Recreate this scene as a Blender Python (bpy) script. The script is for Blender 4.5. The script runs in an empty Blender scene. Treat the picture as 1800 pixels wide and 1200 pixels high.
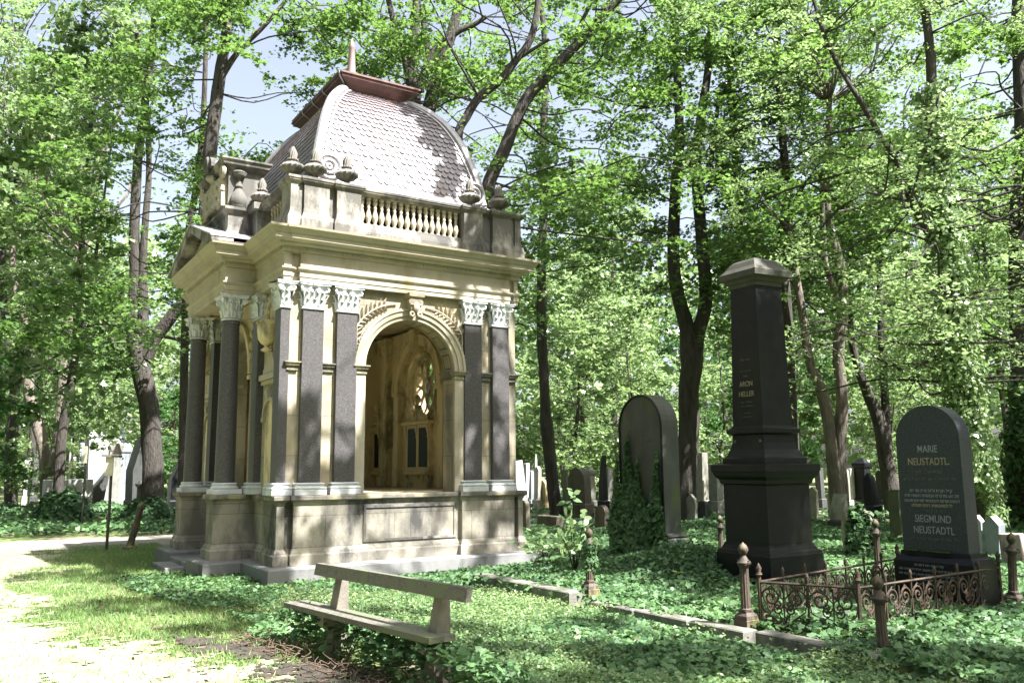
import bpy, math, random
import numpy as np
from mathutils import Vector, Matrix
rng = np.random.default_rng(7); random.seed(7)
PI = math.pi
sc = bpy.context.scene; COL = sc.collection
# ------------------------------------------------------------ camera, sky, sun
CAMF, CAMP, CAMR, HEYE = 1505.54, math.radians(8.565), math.radians(.488), 1.6
cam = bpy.data.cameras.new("camera"); camo = bpy.data.objects.new("camera", cam); COL.objects.link(camo)
cam.sensor_width = 36; cam.lens = CAMF / 1800 * 36; cam.clip_end = 600; cam.clip_start = .05
camo.matrix_world = (Matrix.Translation((0, 0, HEYE)) @ Matrix.Rotation(PI/2 + CAMP, 4, 'X') @ Matrix.Rotation(-CAMR, 4, 'Z'))
sc.camera = camo
SUN_AZ, SUN_EL = math.radians(122), math.radians(55)      # azimuth clockwise from +Y
SUNV = Vector((math.sin(SUN_AZ)*math.cos(SUN_EL), math.cos(SUN_AZ)*math.cos(SUN_EL), math.sin(SUN_EL)))
w = bpy.data.worlds.new("World"); sc.world = w; w.use_nodes = True
nt = w.node_tree; sky = nt.nodes.new("ShaderNodeTexSky"); sky.sky_type = 'NISHITA'; sky.sun_disc = False
sky.sun_elevation = SUN_EL; sky.sun_rotation = SUN_AZ; sky.dust_density = 4.5; sky.air_density = 1.0
hs = nt.nodes.new("ShaderNodeHueSaturation"); hs.inputs["Saturation"].default_value = .6; hs.inputs["Value"].default_value = 1.3; nt.links.new(sky.outputs[0], hs.inputs["Color"]); nt.links.new(hs.outputs[0], nt.nodes["Background"].inputs[0]); nt.nodes["Background"].inputs[1].default_value = .06
sl = bpy.data.lights.new("sun", 'SUN'); sl.energy = 5.0; sl.angle = math.radians(.55); sl.color = (1, .98, .945)
slo = bpy.data.objects.new("sun", sl); COL.objects.link(slo)
slo.rotation_euler = (-SUNV).to_track_quat('-Z', 'Y').to_euler()
sc.view_settings.view_transform = 'Standard'; sc.view_settings.look = 'None'; sc.view_settings.gamma = 1
sc.view_settings.exposure = 2.22
cy = sc.cycles; cy.max_bounces = 7; cy.diffuse_bounces = 4; cy.glossy_bounces = 3; cy.transmission_bounces = 4
cy.transparent_max_bounces = 6; cy.use_denoising = True; cy.sample_clamp_indirect = 6
cy.caustics_reflective = False; cy.caustics_refractive = False
# ------------------------------------------------------------ pixel -> place
A1 = math.radians(57.56)
D1 = np.array((math.sin(A1), math.cos(A1), 0)); D2 = np.array((-math.cos(A1), math.sin(A1), 0))
def ray(x, y):
    X = x - 900; U = 600 - y; c, s = math.cos(CAMR), math.sin(CAMR)
    X, U = X*c + U*s, -X*s + U*c
    return np.array((X, CAMF*math.cos(CAMP) - U*math.sin(CAMP), CAMF*math.sin(CAMP) + U*math.cos(CAMP)))
CC = np.array((0, 0, HEYE))
def atz(x, y, z=0.): d = ray(x, y); return CC + d*(z-HEYE)/d[2]
def atd(x, y, dist): d = ray(x, y); return CC + d*dist/d[1]
def proj(P):
    P = np.atleast_2d(P) - CC
    up = P[:, 2]*math.cos(CAMP) - P[:, 1]*math.sin(CAMP); fw = P[:, 1]*math.cos(CAMP) + P[:, 2]*math.sin(CAMP)
    c, s = math.cos(CAMR), math.sin(CAMR); X = P[:, 0]*c - up*s; U = P[:, 0]*s + up*c
    fw = np.where(fw < .05, .05, fw)
    return 900 + CAMF*X/fw, 600 - CAMF*U/fw, fw
O0 = atz(475, 1028)
def LW(u, v, z=0.): return O0 + u*D1 + v*D2 + np.array((0, 0, z))
def loc(P): q = np.asarray(P) - O0; return q @ D1, q @ D2
GRID = PI/2 - A1
# ------------------------------------------------------------ materials
def mat(name, base=(.5, .5, .5), base2=None, scale=3., rough=.7, bump=0., bscale=30., metal=0., spec=.5, stain=None, stain_scale=1.2,
        stain_lo=.5, stain_hi=.62, detail=6, brick=None, stretch=None, speck=None, low=None):
    m = bpy.data.materials.new(name); m.use_nodes = True; t = m.node_tree; n = t.nodes; L = t.links.new
    b = n["Principled BSDF"]; b.inputs["Roughness"].default_value = rough; b.inputs["Metallic"].default_value = metal
    b.inputs["Specular IOR Level"].default_value = spec
    tc = n.new("ShaderNodeTexCoord"); vec = tc.outputs["Object"]
    if stretch:
        mp = n.new("ShaderNodeMapping"); mp.inputs["Scale"].default_value = stretch; L(vec, mp.inputs[0]); vecs = mp.outputs[0]
    else: vecs = vec
    def noise(s, v=vecs, d=detail, r=.6):
        q = n.new("ShaderNodeTexNoise"); q.inputs["Scale"].default_value = s; q.inputs["Detail"].default_value = d
        q.inputs["Roughness"].default_value = r; L(v, q.inputs["Vector"]); return q.outputs["Fac"]
    def ramp(f, a, c):
        q = n.new("ShaderNodeMapRange"); q.inputs[1].default_value = a; q.inputs[2].default_value = c; q.clamp = True; L(f, q.inputs[0]); return q.outputs[0]
    def mix(f, c1, c2):
        q = n.new("ShaderNodeMix"); q.data_type = 'RGBA'; q.inputs[0].default_value = .5
        if hasattr(f, 'links'): L(f, q.inputs[0])
        else: q.inputs[0].default_value = f
        for i, c in ((6, c1), (7, c2)):
            if hasattr(c, 'links'): L(c, q.inputs[i])
            else: q.inputs[i].default_value = (*c, 1)
        return q.outputs[2]
    col = mix(ramp(noise(scale), .35, .65), base, base2 or tuple(c*.8 for c in base))
    if stain:
        for k, st in enumerate(stain if isinstance(stain[0], (tuple, list)) else [stain]):
            mp = n.new("ShaderNodeMapping"); mp.inputs["Location"].default_value = (k*7.3, k*3.1, 0); mp.inputs["Scale"].default_value = (1, 1, .45); L(vec, mp.inputs[0])
            col = mix(ramp(noise(stain_scale*(1+k*.7), mp.outputs[0], 7, .65), stain_lo, stain_hi), col, st)
    if brick:
        bt = n.new("ShaderNodeTexBrick"); bt.inputs["Scale"].default_value = 1; bt.inputs["Mortar Size"].default_value = .006
        bt.inputs["Brick Width"].default_value = brick[0]; bt.inputs["Row Height"].default_value = brick[1]
        bt.inputs["Color1"].default_value = (1, 1, 1, 1); bt.inputs["Color2"].default_value = (.82, .82, .82, 1); bt.inputs["Mortar"].default_value = (.45, .42, .36, 1)
        sx = n.new("ShaderNodeSeparateXYZ"); L(vec, sx.inputs[0]); ad = n.new("ShaderNodeMath"); L(sx.outputs[0], ad.inputs[0]); L(sx.outputs[1], ad.inputs[1])
        cx = n.new("ShaderNodeCombineXYZ"); L(ad.outputs[0], cx.inputs[0]); L(sx.outputs[2], cx.inputs[1]); L(cx.outputs[0], bt.inputs["Vector"])
        q = n.new("ShaderNodeMix"); q.data_type = 'RGBA'; q.blend_type = 'MULTIPLY'; q.inputs[0].default_value = .75; L(col, q.inputs[6]); L(bt.outputs["Color"], q.inputs[7]); col = q.outputs[2]
    if speck:
        v = n.new("ShaderNodeTexVoronoi"); v.inputs["Scale"].default_value = speck[0]; L(vec, v.inputs["Vector"])
        sp = n.new("ShaderNodeSeparateColor"); L(v.outputs["Color"], sp.inputs[0]); col = mix(ramp(sp.outputs[0], speck[2], 1), col, speck[1])
    L(col, b.inputs["Base Color"])
    if bump:
        bp = n.new("ShaderNodeBump"); bp.inputs["Strength"].default_value = bump; bp.inputs["Distance"].default_value = .02
        L(noise(bscale, vecs, 8), bp.inputs["Height"]); L(bp.outputs[0], b.inputs["Normal"])
    return m
def leafmat(name, dark, light, trans, tw=.4, rough=.42, odd=None):
    m = bpy.data.materials.new(name); m.use_nodes = True; t = m.node_tree; n = t.nodes; L = t.links.new
    b = n["Principled BSDF"]; b.inputs["Roughness"].default_value = rough; b.inputs["Specular IOR Level"].default_value = .5 if "ivy" not in name else .3
    at = n.new("ShaderNodeAttribute"); at.attribute_name = "tint"
    rp = n.new("ShaderNodeValToRGB"); L(at.outputs["Fac"], rp.inputs[0]); e = rp.color_ramp.elements
    e[0].color = (*dark, 1); e[1].color = (*light, 1); e[1].position = .9
    if odd: q = rp.color_ramp.elements.new(.985); q.color = (*odd, 1)
    L(rp.outputs[0], b.inputs["Base Color"])
    tr = n.new("ShaderNodeBsdfTranslucent"); mm = n.new("ShaderNodeMix"); mm.data_type = 'RGBA'; mm.blend_type = 'MIX'; mm.inputs[0].default_value = .55
    L(rp.outputs[0], mm.inputs[6]); mm.inputs[7].default_value = (*trans, 1); L(mm.outputs[2], tr.inputs[0])
    mx = n.new("ShaderNodeMixShader"); mx.inputs[0].default_value = tw; L(b.outputs[0], mx.inputs[1]); L(tr.outputs[0], mx.inputs[2])
    L(mx.outputs[0], n["Material Output"].inputs[0]); return m
M = {}
TAN = (.395, .36, .285); GREY = (.20, .185, .16); SOOT = (.055, .052, .05)
M['sand'] = mat('sandstone', TAN, (.42, .34, .2), 2.2, .85, .25, 40, stain=[(.13, .12, .10), (.22, .20, .155)], stain_scale=1.1, stain_lo=.48, stain_hi=.66, brick=(1.05, .62))
M['sand_trim'] = mat('sandstone_trim', (.41, .36, .27), (.345, .31, .25), 3, .85, .2, 40, stain=(.24, .2, .13), stain_scale=1.6, stain_lo=.52, stain_hi=.7)
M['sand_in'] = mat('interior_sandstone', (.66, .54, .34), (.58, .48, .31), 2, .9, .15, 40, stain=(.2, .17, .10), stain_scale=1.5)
M['sand_dirty'] = mat('weathered_sandstone', (.33, .305, .265), (.24, .22, .19), 2.5, .88, .3, 35, stain=[SOOT, (.10, .095, .085)], stain_scale=1.3, stain_lo=.47, stain_hi=.58)
M['podium'] = mat('podium_sandstone', (.345, .315, .25), (.275, .255, .21), 1.8, .88, .3, 35, stain=[(.05, .048, .045), (.15, .14, .12)], stain_scale=1.25, stain_lo=.47, stain_hi=.62, brick=(1.3, .47))
M['ledge'] = mat('sooty_ledge_stone', (.17, .155, .12), (.09, .085, .075), 5, .85, .4, 30, stain=(.3, .26, .17), stain_scale=2)
M['slab'] = mat('grey_granite_plinth', (.21, .21, .21), (.15, .15, .15), 2.5, .8, .25, 60, stain=(.12, .12, .115), stain_scale=1.8, stretch=(1, 1, .4))
M['granite'] = mat('dark_polished_granite', (.068, .064, .066), (.042, .039, .042), 90, .38, .03, 5, spec=.35, speck=(190, (.17, .16, .16), .6))
M['granite_alias'] = M['granite']  # second key for the same granite
M['marble'] = mat('white_marble', (.62, .63, .63), (.5, .52, .54), 6, .55, .12, 50, stain=(.4, .42, .44), stain_scale=3)
M['slate'] = mat('purple_slate_shingles', (.23, .205, .23), (.14, .12, .135), 8, .42, .12, 60, spec=.6, stain=(.19, .14, .14), stain_scale=2.2)
M['soot_stone'] = mat('sooty_carved_stone', (.20, .185, .165), (.12, .11, .10), 5, .9, .3, 35, stain=(.06, .055, .05), stain_scale=4)
M['zinc'] = mat('zinc_flashing', (.42, .40, .41), (.33, .31, .32), 4, .42, .05, 20, metal=.35)
M['copper'] = mat('red_brown_sheet_metal', (.105, .045, .038), (.07, .033, .03), 3, .5, .08, 25, metal=.2, stain=(.16, .08, .07), stain_scale=2)
M['black'] = mat('black_polished_stone', (.0105, .0115, .014), (.007, .0075, .009), 8, .4, .08, 40, spec=.22, stain=(.014, .015, .012), stain_scale=1.6)
M['black_green'] = mat('dark_mossy_stone', (.055, .062, .055), (.038, .042, .04), 5, .65, .15, 40, stain=(.06, .085, .02), stain_scale=1.5, stretch=(1, 1, .3))
M['bluegranite'] = mat('blue_grey_granite', (.030, .036, .048), (.022, .027, .036), 60, .45, 0, 1, spec=.35, speck=(150, (.065, .07, .085), .6))
M['capstone'] = mat('olive_capstone', (.065, .062, .048), (.04, .04, .032), 6, .7, .2, 40)
M['iron'] = mat('rusty_iron', (.095, .06, .038), (.045, .034, .026), 25, .75, .3, 80, metal=.2, stain=(.05, .035, .03), stain_scale=5)
M['castiron'] = mat('cast_iron_with_lichen', (.085, .06, .045), (.05, .038, .03), 12, .7, .3, 60, stain=(.20, .18, .075), stain_scale=5, stretch=(1, 1, .25))
M['kerb'] = mat('kerb_stone', (.19, .18, .16), (.125, .12, .105), 6, .85, .4, 40, stain=(.07, .075, .045), stain_scale=3)
M['wood'] = mat('grey_weathered_wood', (.15, .14, .118), (.085, .08, .068), 5, .8, .35, 30, stretch=(9, .7, 9), stain=(.12, .14, .08), stain_scale=2.2)
M['benchfoot'] = mat('weathered_concrete', (.19, .17, .14), (.13, .115, .095), 7, .85, .3, 50)
M['bark'] = mat('bark', (.075, .064, .055), (.035, .03, .026), 9, .92, 1.0, 22, stretch=(1, 1, .22))
M['bark_pale'] = mat('pale_bark', (.22, .185, .15), (.11, .09, .075), 9, .9, .9, 22, stretch=(1, 1, .22))
for q_ in ('bark', 'bark_pale'):
    for n_ in M[q_].node_tree.nodes:
        if n_.type == 'BUMP': n_.inputs['Distance'].default_value = .08
M['gold'] = mat('worn_gilt_letters', (.36, .29, .17), (.24, .21, .16), 30, .5)
M['letter'] = mat('grey_engraved_letters', (.30, .31, .33), (.19, .20, .22), 25, .6)
M['faint'] = mat('faded_engraved_letters', (.12, .115, .10), (.07, .068, .06), 30, .6)
M['glass'] = mat('dusty_window_glass', (.05, .12, .08), (.04, .09, .06), 3, .2)
g = M['glass'].node_tree.nodes["Principled BSDF"]; g.inputs["Alpha"].default_value = .18
M['plaque'] = mat('black_glass_plaque', (.018, .024, .022), (.012, .016, .015), 4, .5, spec=.25)
for nme, c1, c2 in (('g_white', (.42, .42, .40), (.33, .33, .32)), ('g_grey', (.22, .22, .2), (.16, .16, .145)), ('g_brown', (.15, .125, .095), (.1, .085, .065)),
                    ('g_blue', (.24, .27, .30), (.17, .19, .22)), ('g_pale', (.30, .29, .24), (.22, .215, .18)), ('g_green', (.10, .115, .06), (.07, .075, .045)),
                    ('g_pink', (.45, .35, .32), (.34, .27, .26)), ('g_dark', (.06, .062, .06), (.04, .042, .04)), ('g_yellow', (.42, .34, .17), (.3, .25, .14))):
    M[nme] = mat('headstone_' + nme[2:] + '_stone', c1, c2, 5, .75, .2, 50, stain=tuple(c*.5 for c in c1), stain_scale=2.4, stain_lo=.56)
M['sign'] = mat('cream_enamel_sign', (.55, .53, .42), (.45, .42, .32), 8, .5)
M['pole'] = mat('dark_painted_pole', (.035, .04, .035), (.05, .035, .025), 10, .5)
M['lm'] = leafmat('maple_leaves', (.014, .045, .018), (.12, .21, .06), (.31, .53, .10), .38, .36)
M['lm2'] = leafmat('pale_leaves', (.055, .12, .045), (.28, .37, .17), (.42, .58, .22), .40, .34)
M['lm3'] = leafmat('deep_green_leaves', (.015, .05, .018), (.07, .15, .045), (.18, .40, .08), .42, .42)
M['ivy'] = leafmat('ivy_leaves', (.018, .055, .024), (.125, .225, .09), (.22, .40, .10), .22, .5)
M['grass'] = leafmat('grass_blades', (.07, .15, .035), (.23, .34, .12), (.30, .48, .11), .3, .5, odd=(.42, .38, .2))
M['dead'] = mat('dead_ivy_stems', (.10, .065, .042), (.06, .042, .03), 20, .9)
M['moss'] = mat('green_moss', (.035, .055, .01), (.025, .035, .008), 20, .95, .5, 60)
# ------------------------------------------------------------ object helpers
def tag(o, label=None, cat=None, group=None, kind=None):
    if label: o['label'] = label
    if cat: o['category'] = cat
    if group: o['group'] = group
    if kind: o['kind'] = kind
    return o
def thing(name, label, cat, at=(0, 0, 0), rz=0., group=None, tilt=(0, 0)):
    o = bpy.data.objects.new(name, None); COL.objects.link(o); o.location = tuple(at); o.rotation_euler = (tilt[0], tilt[1], rz)
    return tag(o, label, cat, group)
class MB:
    def __init__(s): s.v = []; s.f = []; s.n = 0
    def add(s, V, F):
        s.v.extend([tuple(map(float, p)) for p in V]); s.f.extend([tuple(i + s.n for i in f) for f in F]); s.n += len(V)
    def box(s, x0, y0, z0, x1, y1, z1, ch=0.):
        if x1 < x0: x0, x1 = x1, x0
        if y1 < y0: y0, y1 = y1, y0
        P = [(x0, y0), (x1, y0), (x1, y1), (x0, y1)]
        if ch: s.loft(P, [(-ch, z0), (0, z0+ch), (0, z1-ch), (-ch, z1)])
        else: s.loft(P, [(0, z0), (0, z1)])
        return s
    def loft(s, poly, prof, cap=(True, True)):
        P = [np.array(p, float) for p in poly]; k = len(P); off = []
        for i in range(k):
            a = P[i]-P[i-1]; b = P[(i+1) % k]-P[i]; a = a/np.hypot(*a); b = b/np.hypot(*b)
            n1 = np.array((a[1], -a[0])); n2 = np.array((b[1], -b[0])); off.append((n1+n2)/(1+n1@n2))
        V = []; F = []
        for (d, z) in prof:
            for i in range(k): q = P[i]+off[i]*d; V.append((q[0], q[1], z))
        for j in range(len(prof)-1):
            for i in range(k):
                a = j*k+i; b = j*k+(i+1) % k; F.append((a, b, b+k, a+k))
        if cap[0]: F.append(tuple(range(k-1, -1, -1)))
        if cap[1]: F.append(tuple((len(prof)-1)*k+i for i in range(k)))
        s.add(V, F); return s
    def prism(s, pts, axis, a, b):
        """pts: 2-D outline; axis 'x': pts=(y,z) extruded x from a to b; 'y': pts=(x,z)"""
        k = len(pts); V = []
        for q in (a, b):
            for p in pts: V.append((q, p[0], p[1]) if axis == 'x' else ((p[0], q, p[1]) if axis == 'y' else (p[0], p[1], q)))
        F = [tuple(range(k)), tuple(range(2*k-1, k-1, -1))] + [(i, i+k, (i+1) % k+k, (i+1) % k) for i in range(k)]
        s.add(V, F); return s
    def lathe(s, prof, seg=16, c=(0, 0, 0), lobes=0, lob=0.):
        V = []; F = []; m = len(prof)
        for (r, z) in prof:
            for i in range(seg):
                a = 2*PI*i/seg; rr = r*(1+(lob*abs(math.sin(lobes*a/2))-lob*.5 if lobes else 0)); V.append((c[0]+rr*math.cos(a), c[1]+rr*math.sin(a), c[2]+z))
        for j in range(m-1):
            for i in range(seg):
                a = j*seg+i; b = j*seg+(i+1) % seg; F.append((a, b, b+seg, a+seg))
        F.append(tuple(range(seg-1, -1, -1))); F.append(tuple((m-1)*seg+i for i in range(seg)))
        s.add(V, F); return s
    def tube(s, pts, rad, seg=8, wob=0.):
        P = np.array(pts, float); k = len(P); R = np.full(k, rad) if np.isscalar(rad) else np.array(rad, float)
        V = []; F = []; T = np.gradient(P, axis=0); T /= np.linalg.norm(T, axis=1)[:, None]+1e-9
        ref = np.array((0, 0, 1.)) if abs(T[0][2]) < .8 else np.array((1., 0, 0)); n = np.cross(T[0], ref); n /= np.linalg.norm(n)
        for i in range(k):
            n = n-(n@T[i])*T[i]; n /= np.linalg.norm(n)+1e-9; b = np.cross(T[i], n)
            for j in range(seg):
                a = 2*PI*j/seg; rr = R[i]*(1+wob*math.sin(3*a+i*.9)+wob*random.uniform(-.6, .6)); V.append(P[i]+rr*(math.cos(a)*n+math.sin(a)*b))
        for i in range(k-1):
            for j in range(seg): a = i*seg+j; c = i*seg+(j+1) % seg; F.append((a, c, c+seg, a+seg))
        F.append(tuple(range(seg-1, -1, -1))); F.append(tuple((k-1)*seg+j for j in range(seg)))
        s.add(V, F); return s
    def xf(s, fn, start=0): s.v[start:] = [tuple(fn(*p)) for p in s.v[start:]]; return s
    def build(s, name, m, parent=None, smooth=None, **kw):
        me = bpy.data.meshes.new(name); me.from_pydata(s.v, [], s.f); me.update()
        me.materials.append(M[m] if isinstance(m, str) else m)
        import bmesh as _b
        b = _b.new(); b.from_mesh(me); _b.ops.recalc_face_normals(b, faces=b.faces); b.to_mesh(me); b.free()
        o = bpy.data.objects.new(name, me); COL.objects.link(o)
        if smooth is not None:
            me.polygons.foreach_set('use_smooth', [True]*len(me.polygons)); me.update()
            try: me.set_sharp_from_angle(angle=math.radians(smooth))
            except Exception: pass
        if parent is not None: o.parent = parent
        if kw: tag(o, **kw)
        return o
def copy_tree(o, parent=None):
    c = o.copy(); COL.objects.link(c); c.parent = parent
    for ch in list(o.children): copy_tree(ch, c)
    return c
def rail(pts, r, seg=6): return MB().tube(pts, r, seg)
def catmull(P, n=6):
    P = [np.array(p, float) for p in P]; P = [2*P[0]-P[1]] + P + [2*P[-1]-P[-2]]; out = []
    for i in range(1, len(P)-2):
        for t in np.linspace(0, 1, n, endpoint=False):
            a, b, c, d = P[i-1:i+3]; out.append(.5*((2*b)+(-a+c)*t+(2*a-5*b+4*c-d)*t*t+(-a+3*b-3*c+d)*t**3))
    out.append(P[-2]); return np.array(out)
def text(body, size, m, parent, loc_, rot, name='inscription', depth=.002, align='CENTER', sx=1., bold=0.):
    cu = bpy.data.curves.new(name, 'FONT'); cu.body = body; cu.size = size; cu.extrude = depth; cu.align_x = align; cu.offset = bold
    t = bpy.data.objects.new(name, cu); COL.objects.link(t); bpy.context.view_layer.update()
    me = bpy.data.meshes.new_from_object(t); bpy.data.objects.remove(t)
    o = bpy.data.objects.new(name, me); COL.objects.link(o); me.materials.clear(); me.materials.append(M[m]); o.parent = parent
    o.location = loc_; o.rotation_euler = rot; o.scale = (sx, 1, 1); return o
M['spire'] = mat('pinkish_lead_spire', (.34, .24, .23), (.28, .2, .2), 5, .45, .05, 20, metal=.2)
# ============================================================ MAUSOLEUM (local x = along the arched side, y = away, z up)
MAU = thing('mausoleum', 'ornate sandstone mausoleum with dark granite pilasters, arched opening, balustrade and shingled dome roof', 'mausoleum', O0, GRID)
YC = 3.40; XC = 2.44
def xs(v): return 2*XC - v
# ---- plinth slab of grey granite, notched at the portico
f = MB(); f.loft([(-.04, 0), (4.84, 0), (4.84, 6.8), (-.04, 6.8), (-.04, 5.32), (-.62, 5.32), (-.62, 4.02), (-.05, 4.02), (-.05, 2.62), (-.62, 2.62), (-.62, 1.46), (-.04, 1.46)],
              [(-.03, -.3), (0, -.28), (0, .19), (-.02, .213)]); f.build('plinth_slab', 'slab', MAU)
f = MB(); f.box(-.92, 2.72, -.2, -.60, 3.92, .06, .01); f.box(-.62, 2.64, -.2, -.04, 4.0, .14, .01); f.build('entrance_step', 'slab', MAU)
def ent_outline(k=0.): pass
pod = [(.27, .36), (.27, .46), (.43, .46), (.43, .36), (1.52, .36), (1.52, .44), (3.36, .44), (3.36, .36), (4.45, .36), (4.45, .46), (4.59, .46), (4.59, .36),
       (4.71, .36), (4.71, .9), (4.6, .9), (4.6, 6.34), (.3, 6.34), (.3, 6.34-.4)]
pod = [(.17, .36), (.29, .36), (.29, .47), (.43, .47), (.43, .36), (1.52, .36), (1.52, .45), (3.36, .45), (3.36, .36), (4.40, .36), (4.40, .47), (4.49, .47), (4.49, .36),
       (4.585, .36), (4.585, 6.44), (.17, 6.44), (.17, 5.92), (.27, 5.92), (.27, 4.88), (-.38, 4.88), (-.38, 4.40), (.2, 4.40), (.2, 2.40), (-.38, 2.40), (-.38, 1.92), (.27, 1.92), (.27, .86), (.17, .86)]
f = MB(); f.loft(pod, [(.055, .215), (.055, .36), (.035, .385), (.03, .41), (.008, .45), (0, .47), (0, 1.10), (.012, 1.115), (.012, 1.14), (.04, 1.17)]); f.build('podium', 'podium', MAU)
f = MB(); f.loft(pod, [(.045, 1.171), (.06, 1.185), (.06, 1.235), (.05, 1.25)])
f.build('podium_ledge', 'ledge', MAU)
f = MB()                                                     # raised frame round the sunk panel
for a, b, c, d in ((1.60, 1.03, 3.28, 1.07), (1.60, .50, 3.28, .54), (1.60, .54, 1.64, 1.03), (3.24, .54, 3.28, 1.03)): f.box(a, .432, b, c, .452, d)
for x in (2.05, 2.44, 2.83): f.box(x-.004, .447, .54, x+.004, .452, 1.03)
f.build('panel_frame', 'sand_dirty', MAU)
# ---- walls with round arches
def arch_wall(f, a0, a1, z0, z1, ca, r, zs, b0, b1, seg=24, fn=lambda a, b, z: (a, b, z), bot=None):
    st = len(f.v); zb = z0 if bot is None else bot
    th = [PI - PI*i/seg for i in range(seg+1)]; pts = [(ca+r*math.cos(t), zs+r*math.sin(t)) for t in th]
    f.box(a0, b0, z0, ca-r, b1, z1); f.box(ca+r, b0, z0, a1, b1, z1)
    for i in range(seg):
        (x0, y0), (x1, y1) = pts[i], pts[i+1]
        V = [(x0, b0, y0), (x1, b0, y1), (x1, b0, z1), (x0, b0, z1), (x0, b1, y0), (x1, b1, y1), (x1, b1, z1), (x0, b1, z1)]
        f.add(V, [(0, 1, 2, 3), (7, 6, 5, 4), (0, 4, 5, 1)])
    if bot is not None: f.box(ca-r, b0, z0, ca+r, b1, bot)
    f.xf(fn, st); return f
f = MB(); arch_wall(f, .30, 4.55, 1.25, 4.62, XC, .83, 3.32, .52, .90); f.build('arched_wall', 'sand', MAU)
SW = lambda a, b, z: (b, a, z)
f = MB(); arch_wall(f, .905, 6.3, 1.25, 4.62, YC, .86, 3.32, .30, .72, fn=SW, bot=1.251)
f.build('portico_wall', 'sand', MAU)
f = MB(); arch_wall(f, .72, 4.16, 1.25, 4.62, XC, .83, 3.32, 5.9, 6.3); f.build('rear_wall', 'sand_in', MAU)  # unseen arch opening, added to let daylight into the chamber
# right wall with round window hole
f = MB(); rc, rz_, rr = 3.55, 3.36, .66; seg = 32
a0, a1, z0, z1 = .905, 5.9, 1.251, 4.62
f.box(4.16, a0, z0, 4.55, rc-1., z1); f.box(4.16, rc+1., z0, 4.55, a1, z1)
f.box(4.16, rc-1., z0, 4.55, rc+1., rz_-1.); f.box(4.16, rc-1., rz_+1., 4.55, rc+1., z1)
for i in range(seg):
    t0, t1 = 2*PI*i/seg, 2*PI*(i+1)/seg
    def sq(t): c, s = math.cos(t), math.sin(t); k = 1/max(abs(c), abs(s)); return rc+c*k, rz_+s*k
    q0, q1 = sq(t0), sq(t1); p0 = (rc+rr*math.cos(t0), rz_+rr*math.sin(t0)); p1 = (rc+rr*math.cos(t1), rz_+rr*math.sin(t1))
    V = [(4.16, *p0), (4.16, *p1), (4.16, *q1), (4.16, *q0), (4.55, *p0), (4.55, *p1), (4.55, *q1), (4.55, *q0)]
    f.add(V, [(0, 1, 2, 3), (7, 6, 5, 4), (0, 4, 5, 1)])
f.build('window_wall', 'sand_in', MAU)
# rose window: tracery + panes
tr = MB()
def ringtube(f, cx, cy, cz, ry, rz2, tr_, seg=28, ang=0, t0=0, t1=2*PI, x=True):
    P = []
    for i in range(seg+1):
        t = t0+(t1-t0)*i/seg; a, b = ry*math.cos(t), rz2*math.sin(t)
        aa, bb = a*math.cos(ang)-b*math.sin(ang), a*math.sin(ang)+b*math.cos(ang); P.append((cx, cy+aa, cz+bb) if x else (cx+aa, cy, cz+bb))
    f.tube(P, tr_, 6)
ringtube(tr, 4.3, rc, rz_, .63, .63, .045, 36); ringtube(tr, 4.3, rc, rz_, .16, .16, .035, 20)
for k in range(8):
    an = 2*PI*k/8+PI/8; ringtube(tr, 4.3, rc+.40*math.cos(an), rz_+.40*math.sin(an), .2, .125, .026, 20, an)
WIN = tr.build('rose_window', 'sand_in', MAU, 40)
f = MB(); P = [(rc+.64*math.cos(2*PI*i/32), rz_+.64*math.sin(2*PI*i/32)) for i in range(32)]; f.prism(P, 'x', 4.315, 4.32); f.build('pane', 'glass', WIN)
# interior arch, pilasters and tablets on the window wall
f = MB()
def archivolt(f, c, zs, r0, r1, b0, b1, seg=28, x=False, a0=0, a1=PI):
    th = [a0+(a1-a0)*i/seg for i in range(seg+1)]; V = []; F = []
    for t in th:
        for (r, b) in ((r0, b1), (r0, b0), (r1, b0), (r1, b1)):
            p, z = c+r*math.cos(t), zs+r*math.sin(t); V.append((b, p, z) if x else (p, b, z))
    for i in range(seg):
        for j in range(4): a = i*4+j; b = i*4+(j+1) % 4; F.append((a, b, b+4, a+4))
    F += [(0, 1, 2, 3), tuple(4*seg+j for j in (3, 2, 1, 0))]; f.add(V, F)
archivolt(f, rc, 3.3, .92, 1.10, 4.02, 4.17, x=True); archivolt(f, rc, 3.3, 1.10, 1.15, 3.99, 4.17, x=True)
for y0, y1 in ((rc-1.15, rc-.92), (rc+.92, rc+1.15)):
    f.box(4.04, y0, 1.28, 4.165, y1, 3.22); f.box(4.0, y0-.03, 3.221, 4.165, y1+.03, 3.31, .01)
ringtube(f, 4.15, rc, rz_, .70, .70, .045, 36); ringtube(f, 4.155, rc, rz_, .84, .84, .02, 36)
f.prism([(rc-.09, 4.1), (rc+.09, 4.1), (rc+.13, 4.55), (rc-.13, 4.55)], 'x', 3.9, 4.16)
for y in (5.25, 1.75):
    f.box(4.05, y-.17, 1.28, 4.165, y+.17, 4.15); f.box(4.0, y-.21, 1.275, 4.166, y+.21, 1.5, .02)
f.box(4.1, 5.45, 3.05, 4.164, 5.9, 3.12, .01)
for a, b, c, d in ((5.47, 3.3, 5.5, 4.2), (5.82, 3.3, 5.85, 4.2), (5.5, 3.3, 5.82, 3.33), (5.5, 4.17, 5.82, 4.2)): f.box(4.13, a, b, 4.163, c, d)
ringtube(f, 4.15, 4.95, 4.28, .09, .11, .015, 16)
f.build('interior_arch', 'sand_in', MAU, 35)
f = MB()
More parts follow.
